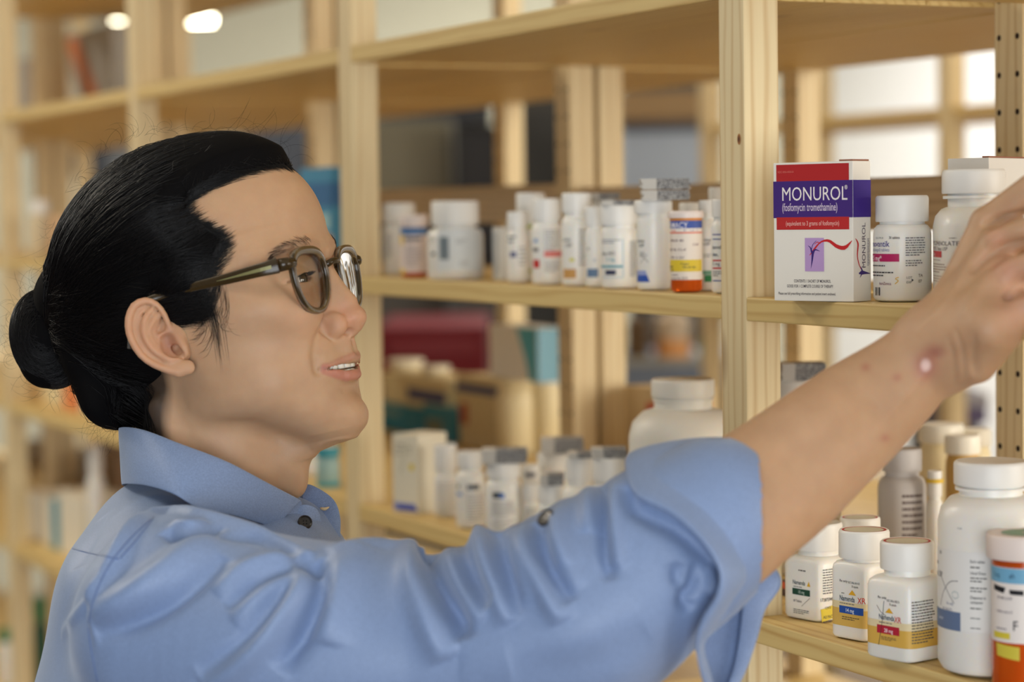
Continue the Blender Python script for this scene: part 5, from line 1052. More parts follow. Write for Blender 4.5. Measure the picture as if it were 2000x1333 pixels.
def build_hair(person):
    h = quad_mesh('hair', h2w(VR), QR, HAIRB, person); b_ = quad_mesh('hair_bun', h2w(VB), QB, HAIRB, person)
    V_, Q_ = [], []; k = 0
    for P, r in sets:
        rr = np.full(len(P), r)*rng.uniform(.7, 1.3, len(P)); v, q = strands_mesh(P, rr); V_.append(v); Q_.append(q+k); k += len(v)
    s_ = quad_mesh('hair_strands', np.vstack(V_), np.vstack(Q_), HAIR, h); s_['kind'] = 'stuff'
    # brows
    for sg in (1, -1):
        ctr = [on_head(x, y) for x, y in [(610, 474), (592, 474), (572, 480), (552, 488), (536, 497), (529, 505)]]; ctr = spline(ctr, 60); out = []
        for _ in range(190):
            i = int(rng.uniform(0, 59)**1.0); u = i/59; w = np.interp(u, [0, .3, .7, 1], [3.0, 3.6, 3.2, 1.4]); p = ctr[i]+np.array([0, 0, rng.uniform(-1, 1)*w]); 
            d = (ctr[min(i+4, 59)]-ctr[max(i-4, 0)]); d /= np.linalg.norm(d)+1e-9; up = np.array([0, 0, 1.0])*np.interp(u, [0, .5, 1], [1.1, .5, -.2]); dd = d+up*rng.uniform(.4, 1.1); dd /= np.linalg.norm(dd); L_ = rng.uniform(4, 7.5)
            q = p+np.outer(np.linspace(0, L_, 6), dd); out.append(q)
        P = np.array(out); P = lay(P.reshape(-1, 3), np.tile(np.linspace(.0, .7, 6), len(P)), 4).reshape(P.shape); P = P*[1, sg, 1]
        v, q = strands_mesh(P, rng.uniform(.045, .09, len(P))); quad_mesh('eyebrow', v, q, HAIR, person)
        # lashes and the dark lid edge
        c = EYE*[1, sg, 1]; th = np.linspace(-.95, .95, 26); E_ = np.stack([c[0]+np.cos(th)*12.9, c[1]+np.sin(th)*14.6, c[2]+3.4-3.9*np.abs(np.sin(th))**2.2-.9*np.sin(th)*sg+.1], 1)
        out = []
        for _ in range(90):
            i = rng.uniform(0, 24.99); p = E_[int(i)]*(1-i % 1)+E_[int(i)+1]*(i % 1); d = (p-c)*[1, 1, 0]; d /= np.linalg.norm(d); L_ = rng.uniform(4, 6.5); s5 = np.linspace(0, 1, 6)[:, None]
            out.append(p+d*L_*s5+np.array([0, 0, -1.6])*s5+np.array([0, 0, 2.2])*s5**2)
        v1, q1 = strands_mesh(np.array(out), np.full(len(out), .09)); v2, q2 = strands_mesh(E_[None], np.array([.55]))
        quad_mesh('eyelashes', np.vstack([v1, v2]), np.vstack([q1, q2+len(v1)]), HAIR, person)
# ================================================================ eyeglasses
def build_glasses():
    ac = bpy.data.materials.new('olive_acetate'); ac.use_nodes = True; b = ac.node_tree.nodes['Principled BSDF']
    b.inputs['Base Color'].default_value = (*srgb((62, 47, 24)), 1); b.inputs['Roughness'].default_value = .22; b.inputs['Transmission Weight'].default_value = .25; b.inputs['IOR'].default_value = 1.49; b.inputs['Specular IOR Level'].default_value = .35
    mt = mat('temple_core_metal', (132, 128, 84), .4, metal=.2)
    gl = bpy.data.materials.new('spectacle_lens'); gl.use_nodes = True; nt = gl.node_tree; nt.nodes.clear(); o_ = N(nt, 'ShaderNodeOutputMaterial'); mx = N(nt, 'ShaderNodeMixShader'); tr = N(nt, 'ShaderNodeBsdfTransparent'); gs = N(nt, 'ShaderNodeBsdfGlossy'); fr = N(nt, 'ShaderNodeFresnel')
    tr.inputs[0].default_value = (.94, .95, .93, 1); gs.inputs['Roughness'].default_value = .02; fr.inputs['IOR'].default_value = 1.28; nt.links.new(fr.outputs[0], mx.inputs[0]); nt.links.new(tr.outputs[0], mx.inputs[1]); nt.links.new(gs.outputs[0], mx.inputs[2]); nt.links.new(mx.outputs[0], o_.inputs[0])
    root = empty('eyeglasses', h2w((106, 0, 16))[0]); tag(root, 'round olive-brown eyeglasses with thick plastic rims worn by the person', 'eyeglasses')
    R0 = Vector(root.location)
    def W_(p): return Vector(h2w(p)[0])-R0
    c0 = np.array([104.5, 33.0, 12.5]); tilt = math.radians(7)          # lens centre, panto tilt
    out = [(25.5, 12), (25.8, 4), (23.5, -7), (18.5, -16.5), (10.5, -22.6), (0, -24.6), (-10, -22.4), (-17.5, -16), (-22, -7), (-23.6, 3), (-22, 12), (-16.5, 19.4), (-8, 22.6), (3, 23.2), (13, 22.6), (21, 19.5)]
    out = spline(np.array([(x, y, 0) for x, y in out+[out[0]]]), 65)[:-1, :2]
    def lensP(s, u, v, w):
        # u outwards, v up, w forward; slight wrap of the front
        F = c0[0]+w-v*math.sin(tilt)*-1*.0-((u+c0[1])/58.0)**2*4.6-(20-v)*math.sin(tilt)*.55; return np.array([F, s*(c0[1]+u), c0[2]+v])
    m = MB()
    for s in (1, -1):
        rings = []
        sec = [(1.0, 1.6), (1.0, -1.9), (.93, -2.3), (.845, -2.1), (.835, 1.4), (.90, 2.2), (.965, 2.2)]
        for x, y in out:
            top = np.clip((y-8)/14, 0, 1); rings.append([W_(lensP(s, x*k if k > .9 else x*(k-.02*top), y*k if k > .9 else y*(k-.07*top), w)) for k, w in sec])
        rings.append(rings[0]); n = len(sec); v = [p for r_ in rings[:-1] for p in r_]; f = []; R = len(out)
        for i in range(R):
            for j in range(n): f.append((i*n+j, i*n+(j+1) % n, ((i+1) % R)*n+(j+1) % n, ((i+1) % R)*n+j))
        m.add(v, [q[::-1] if s > 0 else q for q in f], ac)
        # end piece where the arm hinges
        m.tube([W_(lensP(s, 22, 12.5, 0)), W_(lensP(s, 28, 12.5, -.8)), W_(lensP(s, 33.5, 12.3, -4))], [.0038, .0046, .0048], ac, 10)
        m.tube([W_((104.0, s*13.6, 4)), W_((100, s*11.5, 3)), W_((98.6, s*10.5, -2))], [.0014, .002, .002], ac, 8)    # pad
    m.tube([W_(lensP(1, -23, 9, .3)), W_((107.2, 5, 23.6)), W_((107.6, 0, 24.2)), W_((107.2, -5, 23.6)), W_(lensP(-1, -23, 9, .3))], [.0024, .0023, .0022, .0023, .0024], ac, 10)
    m.build('frame_front', root, smooth=True)
    for s in (1, -1):
        m = MB(); rim = out*.87; v = [W_(lensP(s, 0, 0, .9))]; 
        for k in (.35, .7, 1.0):
            v += [W_(lensP(s, x*k, y*k, .9*(1-k*k)+.0)) for x, y in rim]
        R = len(rim); f = [(0, 1+i, 1+(i+1) % R) for i in range(R)]+[(1+a*R+i, 1+(a+1)*R+i, 1+(a+1)*R+(i+1) % R, 1+a*R+(i+1) % R) for a in (0, 1) for i in range(R)]
        m.add(v, f, gl); m.build('lens', root, smooth=True)
        # temple arm
        P = [lensP(s, 35, 12.3, -3.5)*[1, 1, 1], (80, s*72.0, 24.5), (55, s*71.6, 24.6), (30, s*72.0, 25.2), (8, s*73, 25.0), (-8, s*78, 22), (-18, s*79, 10), (-24, s*78, -6)]
        P = spline(P, 26); m = MB(); rings = []
        for i, p in enumerate(P):
            u = i/25; hh = np.interp(u, [0, .12, .35, .6, 1], [5.4, 4.6, 3.3, 2.8, 3.4]); ww = 1.5; t = P[min(i+1, 25)]-P[max(i-1, 0)]; t = t/np.linalg.norm(t); up = np.cross(np.cross(t, (0, 0, 1)), t); up = up/(np.linalg.norm(up)+1e-9); sd = np.cross(t, up)
            rings.append([W_(p+up*hh*a+sd*ww*b_) for a, b_ in ((1, .5), (.7, 1), (-.7, 1), (-1, .5), (-1, -.5), (-.7, -1), (.7, -1), (1, -.5))])
        m.loft(rings, ac); arm = m.build('temple_arm', root, angle=50)
        m = MB(); q = [P[1]*(1-u)+P[8]*u for u in np.linspace(0, 1, 8)]; q = P[1:9]
        rings = []
        for i, p in enumerate(q):
            hh = [1.2, 1.2, 1.2, 1.1, .9, .6, .4, .1][i]; rings.append([W_(p+np.array([0, s*1.62, a*hh])) for a in (1, -1)]+[W_(p+np.array([0, s*1.5, a*hh])) for a in (-1, 1)])
        m.loft(rings, mt); m.build('core_wire', arm)
    return root
# ================================================================ arm, hand and shirt, modelled in camera-parallel mm
def C(px, py, D): return np.array([(px-1000)/F_PX*D, -(py-666.5)/F_PX*D, -D])*1000
def c2w(P):
    P = np.atleast_2d(np.asarray(P, float)); return CAMP+(P[:, 0:1]*RT+P[:, 1:2]*UP-P[:, 2:3]*FW)/1000
def cproj(P): return 1000+F_PX*P[:, 0]/-P[:, 2], 666.5-F_PX*P[:, 1]/-P[:, 2]
def chainC(g, pts, rad, k, op='add', flat=None):
    g.chain([C(*p) for p in pts], rad, k, op, flat)
# ---- bare forearm and hand
a0, a1 = C(1340, 1140, 1.50), C(2210, 170, 1.40)
gA = Grid((C(1300, 900, 1.42)[0]-40, C(1400, 1200, 1.42)[1]-60, -1650), (C(2230, 600, 1.5)[0], C(2000, 240, 1.5)[1]+25, -1300), 1.9)
def mm(px, D): return px*D/F_PX*1000
ARM = [((1330, 1090, 1.43), 45), ((1430, 1005, 1.435), 44), ((1525, 935, 1.445), mm(129, 1.445)), ((1600, 872, 1.45), mm(119, 1.45)), ((1672, 812, 1.46), mm(109, 1.46)), ((1750, 750, 1.462), mm(92, 1.462)), ((1802, 702, 1.462), mm(80, 1.462)), ((1838, 672, 1.462), mm(80, 1.462))]
_q = spline([C(*p) for p, r in ARM], 40); _r = np.interp(np.linspace(0, 1, 40), np.linspace(0, 1, len(ARM)), [r for p, r in ARM])
gA.chain(list(_q), list(_r), 0, flat=((0, 0, 1), .86))
Wc = (1832, 682, 1.462)
K = [(1928, 438, 1.478), (1950, 478, 1.456), (1980, 535, 1.434), (2008, 600, 1.418)]      # knuckles, index to little finger
for (x, y, d), rr in zip(K, [11.0, 11.5, 11.0, 10.0]):
    gA.chain([C(*Wc)+(C(x, y, d)-C(Wc[0], Wc[1], Wc[2]))*.02, C((Wc[0]*.45+x*.55), (Wc[1]*.45+y*.55)+4, d-.002), C(x, y, d)], [24, 15, rr], 11)
gA.chain([C(1850, 715, 1.455), C(1905, 705, 1.438), C(1955, 655, 1.426)], [13, 14.5, 12], 11)                     # heel of the hand
gA.chain([C(1868, 640, 1.472), C(1960, 600, 1.456), C(1990, 560, 1.45)], [20, 19, 15], 10)
fing = [  # proximal, middle, tip joints
    [K[0], (2045, 345, 1.455), (2115, 330, 1.430), (2150, 372, 1.412)],
    [K[1], (2085, 400, 1.430), (2160, 385, 1.402), (2196, 430, 1.388)],
    [K[2], (2105, 470, 1.406), (2172, 462, 1.384), (2200, 508, 1.372)],
    [K[3], (2095, 545, 1.392), (2146, 545, 1.374), (2168, 585, 1.364)]]
for f_, rr in zip(fing, [(11.0, 9.4, 8.4, 7.0), (11.4, 9.6, 8.6, 7.2), (11.2, 9.2, 8.2, 6.9), (10.2, 8.2, 7.2, 6.2)]):
    gA.chain([C(*p) for p in f_], list(rr), 2.5)
gA.chain([C(1858, 655, 1.485), C(1945, 560, 1.498), C(2030, 500, 1.485), (C(2090, 470, 1.46))], [15, 13, 9.6, 8.2], 6)      # thumb, on the far side
# tendons, dents between the knuckles, wrist creases
for (x, y, d), off in zip(K, range(4)):
    gA.ell(C(x, y, d)+np.array([-2, 1, 4]), (7.5, 7.5, 7.5), 5)
for i in range(3):
    a, b = C(*K[i]), C(*K[i+1]); m_ = (a+b)/2; q = (C(*fing[i][1])+C(*fing[i+1][1]))/2; w_ = C(*Wc)
    gA.chain([m_+(w_-m_)*.42+np.array([0, 0, 15]), m_+np.array([0, 0, 14]), q+np.array([0, 0, 12])], [.6, 2.2, 3.2], 8, 'sub')
VA, QA = gA.mesh(2)
def arm_tint(P):
    t = np.tile(np.array(srgb((192, 155, 122))), (len(P), 1)); x, y = cproj(P); near = P[:, 2] > -1455-0*x
    def mx(w, rgb):
        nonlocal t; t = t+(np.array(srgb(rgb))-t)*np.clip(w, 0, 1)[:, None]
    g_ = lambda cx, cy, rx, ry: np.exp(-(((x-cx)/rx)**2+((y-cy)/ry)**2))*near
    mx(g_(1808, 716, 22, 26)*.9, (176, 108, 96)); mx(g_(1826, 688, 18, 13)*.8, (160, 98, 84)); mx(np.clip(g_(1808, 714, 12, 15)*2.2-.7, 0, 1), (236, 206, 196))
    for cx, cy in ((1752, 738), (1691, 718), (1728, 856)): mx(g_(cx, cy, 9, 8)*.6, (168, 102, 86))
    mx(g_(1965, 525, 40, 30)*.35, (216, 150, 130)); mx(g_(1945, 460, 22, 22)*.3, (216, 150, 130)); mx(g_(1985, 600, 40, 60)*.3, (212, 152, 134))
    return t
# ---- shirt body
SY = 1.62
gS = Grid((C(20, 0, 1.66)[0], C(0, 1690, 1.6)[1], -1960), (C(1480, 0, 1.42)[0], C(0, 850, 1.5)[1], -1325), 3.4)
fl = ((1, 0, 0), .62)
gS.chain([C(398, 1520, 1.66), C(415, 2000, 1.66)], [203, 190], 0, flat=fl)
gS.ell(C(262, 1165, 1.66), (52, 62, 128), 25)                       # upper back
gS.chain([C(312, 1050, 1.66), C(318, 1080, 1.605), C(340, 1140, 1.56), C(370, 1210, 1.53)], [42, 42, 48, 60], 20)     # trapezius to the shoulder
gS.chain([C(330, 1060, 1.66), C(390, 1085, 1.74), C(470, 1170, 1.80)], [42, 50, 62], 22)
gS.chain([C(420, 1000, 1.66), C(410, 1080, 1.66)], [52, 66], 14)                           # neck root
gS.ell(C(560, 1170, 1.66), (52, 66, 110), 26)                       # chest
gS.chain([C(585, 1035, 1.66), C(620, 1130, 1.66)], [19, 26], 14)
SLV = [((370, 1235, 1.515), 78), ((520, 1262, 1.485), 73), ((680, 1268, 1.465), 67), ((840, 1265, 1.452), 61), ((1000, 1240, 1.442), 63), ((1140, 1188, 1.433), 66), ((1240, 1122, 1.428), 59), ((1325, 1062, 1.428), 56), ((1400, 1010, 1.430), 50)]
_q = spline([C(*p) for p, r in SLV], 50); _r = np.interp(np.linspace(0, 1, 50), np.linspace(0, 1, len(SLV)), [r for p, r in SLV])
gS.chain(list(_q), list(_r), 20)
# left sleeve, hanging on the far side
gS.chain([C(480, 1230, 1.83), C(455, 1500, 1.88), C(520, 1760, 1.88)], [70, 55, 50], 20)
VS, QS = gS.mesh(2)
# folds: ridges (+) and creases (-): photo polyline on the near surface, width mm, height mm
def subdivide(V, Q):
    n = len(V); E = np.concatenate([Q[:, [i, (i+1) % 4]] for i in range(4)]); Es = np.sort(E, 1); U_, inv = np.unique(Es, axis=0, return_inverse=True); inv = inv.reshape(4, -1).T
    mid = (V[U_[:, 0]]+V[U_[:, 1]])/2; cen = V[Q].mean(1); em = n+inv; c = n+len(U_)+np.arange(len(Q)); out = []
    for i in range(4): out.append(np.stack([Q[:, i], em[:, i], c, em[:, (i+3) % 4]], 1))
    V2_ = np.vstack([V, mid, cen]); Q2_ = np.concatenate(out); return V2_, Q2_
front = (cproj(VS)[1][QS].mean(1) < 1400)
FOLDS = [
 ([(305, 1005), (262, 1040), (222, 1110), (182, 1185)], 8, 8), ([(176, 1205), (240, 1180), (330, 1118), (405, 1048)], 15, 10), ([(190, 1238), (270, 1212), (350, 1165), (440, 1088)], 8, -8),
 ([(296, 1012), (345, 1002), (420, 1018), (520, 1048), (605, 1088)], 7, 5), ([(322, 1038), (345, 1052), (385, 1048), (432, 1030)], 5, -8), ([(338, 1022), (370, 1032), (402, 1022)], 5, 5),
 ([(430, 1046), (520, 1056), (590, 1095), (622, 1122)], 7, -6), ([(420, 1160), (480, 1110), (560, 1090), (612, 1086)], 7, 5), ([(440, 1188), (500, 1137), (572, 1112)], 5, -5), ([(455, 1215), (520, 1160), (590, 1125)], 7, 5),
 ([(200, 1010), (170, 1070), (150, 1110)], 10, -2), ([(120, 1240), (170, 1180), (215, 1140)], 6, 2.5),
 ([(606, 1110), (565, 1190), (505, 1262), (400, 1345)], 11, 11), ([(612, 1095), (628, 1150), (600, 1225), (545, 1310)], 8, -11), ([(585, 1120), (530, 1200), (470, 1262), (390, 1320)], 7, -7),
 ([(700, 1075), (662, 1130), (642, 1200), (632, 1260)], 15, 7), ([(640, 1080), (690, 1072), (760, 1068), (818, 1072)], 13, 5),
 ([(832, 1050), (842, 1095), (866, 1150), (890, 1200), (905, 1250)], 8, -17), ([(808, 1060), (808, 1130), (836, 1210), (870, 1290)], 11, 9), ([(870, 1080), (890, 1150), (945, 1215)], 8, 7),
 ([(932, 1040), (950, 1080), (968, 1140), (1005, 1215)], 10, 12), ([(905, 1060), (925, 1120), (962, 1185)], 7, -9), ([(970, 1050), (990, 1120), (1016, 1205)], 6, -8), ([(1000, 1030), (1012, 1095), (1040, 1180)], 6, 4),
 ([(1024, 1030), (1036, 1090), (1066, 1150), (1100, 1215)], 8, 9), ([(1050, 1020), (1068, 1100), (1110, 1180)], 6, -9), ([(1076, 1010), (1096, 1080), (1130, 1150)], 8, 4),
 ([(1100, 980), (1094, 1040), (1104, 1110)], 9, 5), ([(1176, 940), (1178, 1010), (1182, 1060), (1190, 1135)], 5, -9), ([(1204, 940), (1200, 1030), (1202, 1110)], 7, 6), ([(1150, 950), (1152, 1040)], 8, 4),
 ([(1232, 950), (1240, 985), (1262, 1002), (1330, 1036), (1392, 1098), (1420, 1160), (1400, 1215)], 8, -7), ([(1362, 1100), (1352, 1150), (1334, 1172), (1350, 1192)], 5, -5), ([(1392, 1105), (1402, 1140), (1388, 1165)], 5, 4), ([(1325, 1100), (1320, 1145)], 5, -3),
 ([(900, 1270), (1060, 1280), (1200, 1235), (1330, 1165)], 30, 4), ([(1000, 1310), (1150, 1290), (1260, 1230)], 16, -3),
]
def fold_on(V, Q, folds, bvh):
    for it in range(1):
        Nn = normals_of(V, Q); disp = np.zeros(len(V))
        for pts, w, h in folds:
            q2 = spline(np.array([(x, y, 0) for x, y in pts]), 14)[:, :2]; L3 = []
            for x, y in q2:
                d = np.array([(x-1000)/F_PX, -(y-666.5)/F_PX, -1.0]); d /= np.linalg.norm(d); hh = bvh.ray_cast(Vector((0, 0, 0)), Vector(d))
                if hh[0] is not None: L3.append(np.array(hh[0]))
                elif L3 or True:
                    nn = bvh.find_nearest(Vector(d*1470)); L3.append(np.array(nn[0]))
            L3 = np.array(L3); lo, hi = L3.min(0)-w*3, L3.max(0)+w*3; m = np.all((V > lo) & (V < hi), 1); idx = np.nonzero(m)[0]
            if len(idx) == 0: continue
            d, t = seg_dist(V[idx], L3); fade = np.sin(np.clip(t, .0, 1)*math.pi)**.45
            disp[idx] += 1.25*h*np.exp(-(d/(w*.85))**2)*fade
        V = V+Nn*disp[:, None]
    return V
bS = BVHTree.FromPolygons([tuple(p) for p in VS], [tuple(int(i) for i in q) for q in QS])
VS2, QS2 = subdivide(VS, QS)
VS2 = relax(VS2, QS2, 2)
VS2 = fold_on(VS2, QS2, FOLDS, bS)
VS2 = relax(VS2, QS2, 1)
bA = BVHTree.FromPolygons([tuple(p) for p in VA], [tuple(int(i) for i in q) for q in QA])
VA = fold_on(VA, QA, [([(1895, 535), (1918, 508), (1940, 492), (1970, 482), (2012, 470)], 3.6, -4.5), ([(1916, 442), (1950, 430), (2008, 415)], 3.2, -4), ([(1955, 600), (1985, 565), (2012, 545)], 4.5, -2.2), ([(1925, 472), (1960, 455), (2008, 444)], 6.5, 2.4), ([(1945, 535), (1985, 518), (2012, 508)], 8, 2.4),
    ([(1866, 640), (1880, 690), (1886, 745)], 2.4, -1.5), ([(1850, 650), (1862, 700), (1866, 750)], 2.4, -1.0), ([(1905, 650), (1900, 700), (1908, 735)], 3.0, -1.6), ([(1700, 845), (1790, 745), (1840, 690)], 6, 1.2), ([(1790, 655), (1840, 600), (1895, 520)], 5, 1.3), ([(1480, 960), (1600, 860), (1700, 770)], 14, -1.6), ([(1880, 620), (1920, 560), (1950, 500)], 5, 1.4)], bA)
def fabric(name, rgb, thread=(0.93, 1.07)):
    m = bpy.data.materials.new(name); m.use_nodes = True; nt = m.node_tree; b = nt.nodes['Principled BSDF']; L = nt.links; tc = N(nt, 'ShaderNodeTexCoord')
    n1 = N(nt, 'ShaderNodeTexNoise'); n1.inputs['Scale'].default_value = 1400; n1.inputs['Detail'].default_value = 2; L.new(tc.outputs['Object'], n1.inputs['Vector'])
    cr = N(nt, 'ShaderNodeValToRGB'); c = srgb(rgb); cr.color_ramp.elements[0].position = .3; cr.color_ramp.elements[0].color = (*[v*.82 for v in c], 1); cr.color_ramp.elements[1].position = .7; cr.color_ramp.elements[1].color = (*[min(1, v*1.15) for v in c], 1)
    L.new(n1.outputs[0], cr.inputs[0]); L.new(cr.outputs[0], b.inputs['Base Color']); b.inputs['Roughness'].default_value = .5; b.inputs['Specular IOR Level'].default_value = .45
    b.inputs['Sheen Weight'].default_value = .35; b.inputs['Sheen Roughness'].default_value = .4; b.inputs['Sheen Tint'].default_value = (.75, .85, 1, 1)
    bp = N(nt, 'ShaderNodeBump'); bp.inputs['Strength'].default_value = .15; bp.inputs['Distance'].default_value = .0004; L.new(n1.outputs[0], bp.inputs['Height']); L.new(bp.outputs[0], b.inputs['Normal'])
    return m
CLOTH = fabric('blue_cotton', (126, 147, 186))
def sheet(name, rings, m, parent, thick=.0011, closed=False, sub=2):
    """rows of points (world) -> smooth cloth sheet with real thickness"""
    R = [np.array(r) for r in rings]; n = len(R[0]); v = [tuple(p) for r in R for p in r]; f = []
    for i in range(len(R)-1):
        for j in range(n if closed else n-1): f.append((i*n+j, i*n+(j+1) % n, (i+1)*n+(j+1) % n, (i+1)*n+j))
    o = mesh_obj(name, v, f, m, parent); md = o.modifiers.new('thickness', 'SOLIDIFY'); md.thickness = thick; md.offset = 0
    if sub:
        sd = o.modifiers.new('smooth', 'SUBSURF'); sd.levels = sub; sd.render_levels = sub
    return o
def row(pts, n): return c2w(spline([C(*p) for p in pts], n))
def build_body():
    person = empty('person', (*c2w(C(400, 1000, 1.66))[0][:2], 0))
    tag(person, 'person in a blue shirt with black hair in a bun, reaching to the shelf', 'person')
    P0 = np.array(person.location)
    return person, P0
person, P0 = build_body()
PW = lambda V: np.asarray(V)-P0
_h2w = h2w
def h2w(P): return _h2w(P)-P0           # children of the person are placed relative to it
_c2w = c2w
def c2w(P): return _c2w(P)-P0
# hidden trunk that joins neck and arm under the shirt
gT = Grid((C(40, 0, 1.66)[0], C(0, 1600, 1.6)[1], -1900), (C(1440, 0, 1.45)[0], C(0, 930, 1.5)[1], -1360), 7.0)
gT.chain([C(398, 1560, 1.66), C(415, 2000, 1.66)], [180, 170], 0, flat=fl); gT.chain([C(420, 960, 1.66), C(410, 1150, 1.66)], [50, 60], 20)
gT.chain([C(370, 1270, 1.53), C(840, 1275, 1.455), C(1250, 1150, 1.43), C(1400, 1035, 1.432)], [52, 44, 42, 42], 20)
VT, QT = gT.mesh(2)
Vall = np.vstack([h2w(VH), c2w(VA), c2w(VT)]); Qall = np.vstack([QH, QA+len(VH), QT+len(VH)+len(VA)])
Tall = np.vstack([skin_tint(VH), arm_tint(VA), np.tile(np.array(srgb((192, 155, 122))), (len(VT), 1))])
body = quad_mesh('body', Vall, Qall, SKIN, person, Tall)
teeth().build('teeth', person, smooth=True)
for s in (1, -1): eyeball(person, s)
build_hair(person)
shirt = quad_mesh('shirt', c2w(VS2), QS2, CLOTH, person)
# collar: fold line and lower edge, near and far leaf
def mir(p):
    h = w2h(_c2w(C(*p)))[0]*[1, -1, 1]; return h
top = [(588, 979, 1.632), (520, 944, 1.600), (440, 902, 1.584), (350, 868, 1.586), (285, 843, 1.606), (248, 836, 1.632), (232, 838, 1.66), (245, 842, 1.69), (300, 860, 1.72), (380, 890, 1.73), (460, 925, 1.73), (540, 960, 1.715), (600, 955, 1.70)]
bot = [(538, 1034, 1.612), (460, 1010, 1.578), (382, 993, 1.556), (340, 968, 1.555), (290, 952, 1.577), (252, 948, 1.61), (238, 950, 1.66), (250, 955, 1.715), (310, 975, 1.755), (390, 1005, 1.77), (480, 1030, 1.765), (560, 1040, 1.745), (640, 1020, 1.72)]
mid = [tuple((np.array(a)*.5+np.array(b)*.5)+np.array([0, -2, -.004 if i < 6 else (.004 if i > 6 else 0)])) for i, (a, b) in enumerate(zip(top, bot))]
inn = [(a[0]+(4 if i < 3 else 3), a[1]+6, a[2]+(.006 if i < 6 else (-.006 if i > 6 else 0))) for i, a in enumerate(top)]
inb = [(a[0]+6, a[1]+85, a[2]+(.010 if i < 6 else (-.010 if i > 6 else 0))) for i, a in enumerate(top)]
top2 = [(a[0], a[1]-1, a[2]+(.002 if i < 6 else (-.002 if i > 6 else 0))) for i, a in enumerate(top)]
R_ = lambda pts, n=44: row(pts, n)
collar = sheet('collar', [R_(bot), R_(mid), R_(top), R_(top2), R_(inn), R_(inb)], CLOTH, shirt)
# collar stand with button, placket of the other side with the buttonhole
stand = sheet('collar_stand', [row([(530, 1000, 1.636), (570, 990, 1.634), (596, 984, 1.636), (618, 992, 1.640), (627, 1012, 1.643)], 12), row([(530, 1030, 1.630), (570, 1025, 1.630), (598, 1020, 1.633), (618, 1020, 1.639), (628, 1025, 1.643)], 12),
    row([(530, 1050, 1.626), (570, 1046, 1.628), (600, 1042, 1.632), (618, 1040, 1.638), (628, 1038, 1.643)], 12), row([(530, 1110, 1.620), (570, 1105, 1.622), (600, 1100, 1.626), (618, 1095, 1.634), (630, 1090, 1.641)], 12)], CLOTH, shirt)
sheet('placket', [row([(590, 952, 1.668), (603, 944, 1.668), (640, 964, 1.664), (658, 985, 1.660), (665, 1012, 1.657)], 12), row([(590, 990, 1.664), (604, 985, 1.664), (636, 996, 1.660), (654, 1010, 1.657), (666, 1030, 1.655)], 12),
    row([(590, 1040, 1.656), (606, 1040, 1.656), (636, 1042, 1.652), (652, 1042, 1.650), (664, 1044, 1.650)], 12), row([(590, 1130, 1.646), (606, 1130, 1.646), (636, 1130, 1.643), (652, 1130, 1.642), (666, 1130, 1.644)], 12)], CLOTH, shirt)
# buttonhole slit, a stitched welt; and stitching
thr = mat('pale_thread', (214, 190, 150), .7)
m = MB(); m.tube(row([(625, 993, 1.655), (634, 995, 1.654), (643, 991, 1.655)], 6), [.0003, .0011, .0013, .0012, .0009, .0003], thr, 6); m.build('buttonhole', shirt, smooth=True)
def button(px, py, D, r, nrm, name='button'):
    c = c2w(C(px, py, D))[0]; n_ = nrm[0]*RT+nrm[1]*UP-nrm[2]*FW; n_ /= np.linalg.norm(n_); a = np.cross(n_, UP); a /= np.linalg.norm(a); b = np.cross(n_, a); mb = MB(); dk = mat('dark_button', (34, 30, 28), .28)
    rings = [[c+n_*h+(a*math.cos(t)+b*math.sin(t))*r*q for t in np.linspace(0, 2*math.pi, 24, endpoint=False)] for h, q in ((0, .9), (.0004, 1), (.0018, 1), (.0022, .9), (.0016, .72), (.0014, .3))]
    mb.loft([[tuple(p) for p in r_] for r_ in rings], dk)
    for dx, dy in ((.2, .2), (-.2, .2), (.2, -.2), (-.2, -.2)):
        q = c+n_*.00145+(a*dx+b*dy)*r; mb.loft([[tuple(q+n_*h+(a*math.cos(t)+b*math.sin(t))*r*.09) for t in np.linspace(0, 2*math.pi, 8, endpoint=False)] for h in (0, .0003)], mat('button_hole', (8, 7, 7), .9))
    return mb.build(name, shirt, smooth=False)
button(595, 1022, 1.617, .0052, (.25, .35, .9))
# rolled cuff
near = [(1412, 856, 1.450), (1430, 925, 1.412), (1445, 1010, 1.396), (1452, 1085, 1.389), (1457, 1130, 1.386), (1432, 1170, 1.384), (1402, 1216, 1.384), (1374, 1262, 1.388), (1386, 1322, 1.402), (1410, 1385, 1.425), (1452, 1325, 1.450), (1480, 1255, 1.470), (1497, 1195, 1.487), (1530, 1136, 1.497), (1488, 1070, 1.505), (1462, 980, 1.502), (1434, 890, 1.480)]
back = [(1224, 905, 1.430), (1240, 968, 1.388), (1312, 1006, 1.370), (1370, 1056, 1.360), (1404, 1112, 1.358), (1400, 1162, 1.360), (1374, 1206, 1.366), (1362, 1246, 1.374), (1370, 1300, 1.392), (1386, 1345, 1.42), (1376, 1310, 1.445), (1352, 1240, 1.462), (1335, 1160, 1.474), (1330, 1090, 1.482), (1318, 1010, 1.486), (1288, 945, 1.478), (1250, 903, 1.455)]
mids = []
for u, out in ((.02, -3), (.0, 3), (.10, 6), (.45, 6), (.8, 3), (1.0, 0), (1.0, -4)):
    ctr = C(1400, 1090, 1.435); P = [(C(*b)*(1-u)+C(*a)*u) for a, b in zip(near, back)]
    mids.append([p+(p-ctr)/np.linalg.norm(p-ctr)*out for p in P])
mids.append([p+(np.array(C(*b))-p)*.28 for p, b in zip(mids[-1], back)])
def ringspl(P, n=64):
    P = list(P); q = spline(P[-2:]+P+P[:3], (len(P)+4)*6+1); q = q[12:12+len(P)*6]; return c2w(q)
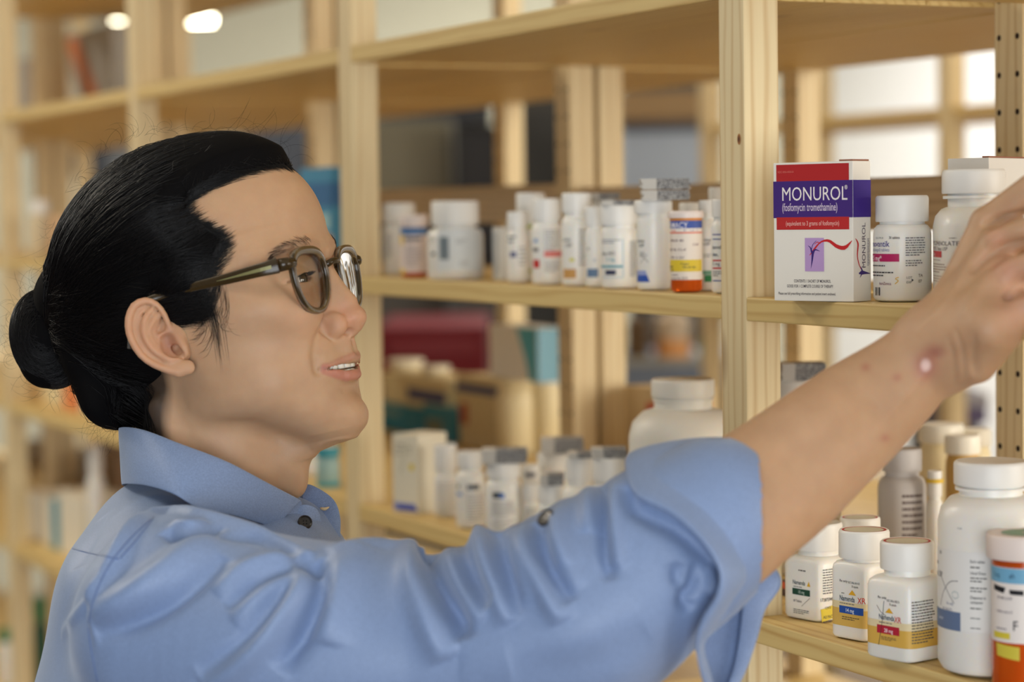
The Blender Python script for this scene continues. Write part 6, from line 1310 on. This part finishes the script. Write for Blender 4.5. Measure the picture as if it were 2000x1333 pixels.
cuff = sheet('cuff', [ringspl(P) for P in mids], CLOTH, shirt, thick=.0016, closed=True, sub=1)
button(1068, 1014, 1.400, .006, (-.6, .6, .5))
sheet('sleeve_tab', [row([(1062, 1008, 1.398), (1080, 992, 1.396), (1105, 985, 1.39), (1150, 985, 1.385)], 8), row([(1068, 1034, 1.392), (1085, 1030, 1.388), (1110, 1030, 1.382), (1150, 1030, 1.378)], 8)], CLOTH, shirt) if 0 else None
# seams as fine raised stitching on the surface
bS2 = BVHTree.FromPolygons([tuple(p) for p in VS2], [tuple(int(i) for i in q) for q in QS2])
def on_shirt(x, y, lift=.3):
    d = np.array([(x-1000)/F_PX, -(y-666.5)/F_PX, -1.0]); d /= np.linalg.norm(d); h = bS2.ray_cast(Vector((0, 0, 0)), Vector(d)); return (np.array(h[0])-d*lift) if h[0] is not None else None
sm = fabric('seam_thread', (98, 120, 166)); m = MB()
for pts in ([(132, 1070), (180, 1082), (232, 1092)], [(300, 1010), (255, 1052), (210, 1110), (180, 1180), (174, 1240), (190, 1333)], [(235, 1090), (262, 1060), (300, 1012)]):
    q = [on_shirt(*p[:2]) for p in spline(np.array([(x, y, 0) for x, y in pts]), 30)]; q = [p for p in q if p is not None]
    if len(q) > 3: m.tube(list(c2w(np.array(q))), .0005, sm, 5)
m.build('seam', shirt, smooth=True)
# trousers and shoes, below the frame
gP = Grid((-330, -880, -200), (330, 40, 220), 11); hipw = _c2w(C(405, 1950, 1.66))[0]; fxy = np.array([RT[0], RT[1]])/np.hypot(RT[0], RT[1]); lxy = np.array([-fxy[1], fxy[0]])
for s in (1, -1):
    gP.chain([(0, s*85, 0), (10, s*95, -400), (-5, s*100, -790)], [100, 72, 55], 20)
gP.chain([(0, -70, 10), (0, 70, 10)], [110, 110], 20)
VP, QP = gP.mesh(1); zt = hipw[2]*1000-0
zs = (hipw[2]-.06)/.845
VPw = np.stack([hipw[0]+(VP[:, 0]*fxy[0]-VP[:, 1]*lxy[0])/1000, hipw[1]+(VP[:, 0]*fxy[1]-VP[:, 1]*lxy[1])/1000, hipw[2]+VP[:, 2]/1000*zs], 1)
quad_mesh('trousers', PW(VPw), QP, mat('dark_trousers', (46, 48, 56), .9), person)
for s in (1, -1):
    c = hipw[:2]+(-5*fxy-s*100*lxy)/1000; a = np.array([fxy[0], fxy[1]]); b = np.array([lxy[0], lxy[1]]); rings = []
    for z, l0, l1, w in ((0, -.085, .19, .048), (.03, -.09, .195, .05), (.055, -.085, .17, .045), (.09, -.06, .07, .045), (.12, -.05, .05, .045)):
        rings.append([(c[0]+a[0]*((l0+l1)/2+(l1-l0)/2*math.cos(t))+b[0]*w*math.sin(t)-P0[0], c[1]+a[1]*((l0+l1)/2+(l1-l0)/2*math.cos(t))+b[1]*w*math.sin(t)-P0[1], z) for t in np.linspace(0, 2*math.pi, 20, endpoint=False)])
    m = MB(); m.loft(rings, mat('black_leather', (28, 26, 26), .4)); m.build('shoe', person, smooth=True)
h2w = _h2w; c2w = _c2w
glasses = build_glasses()
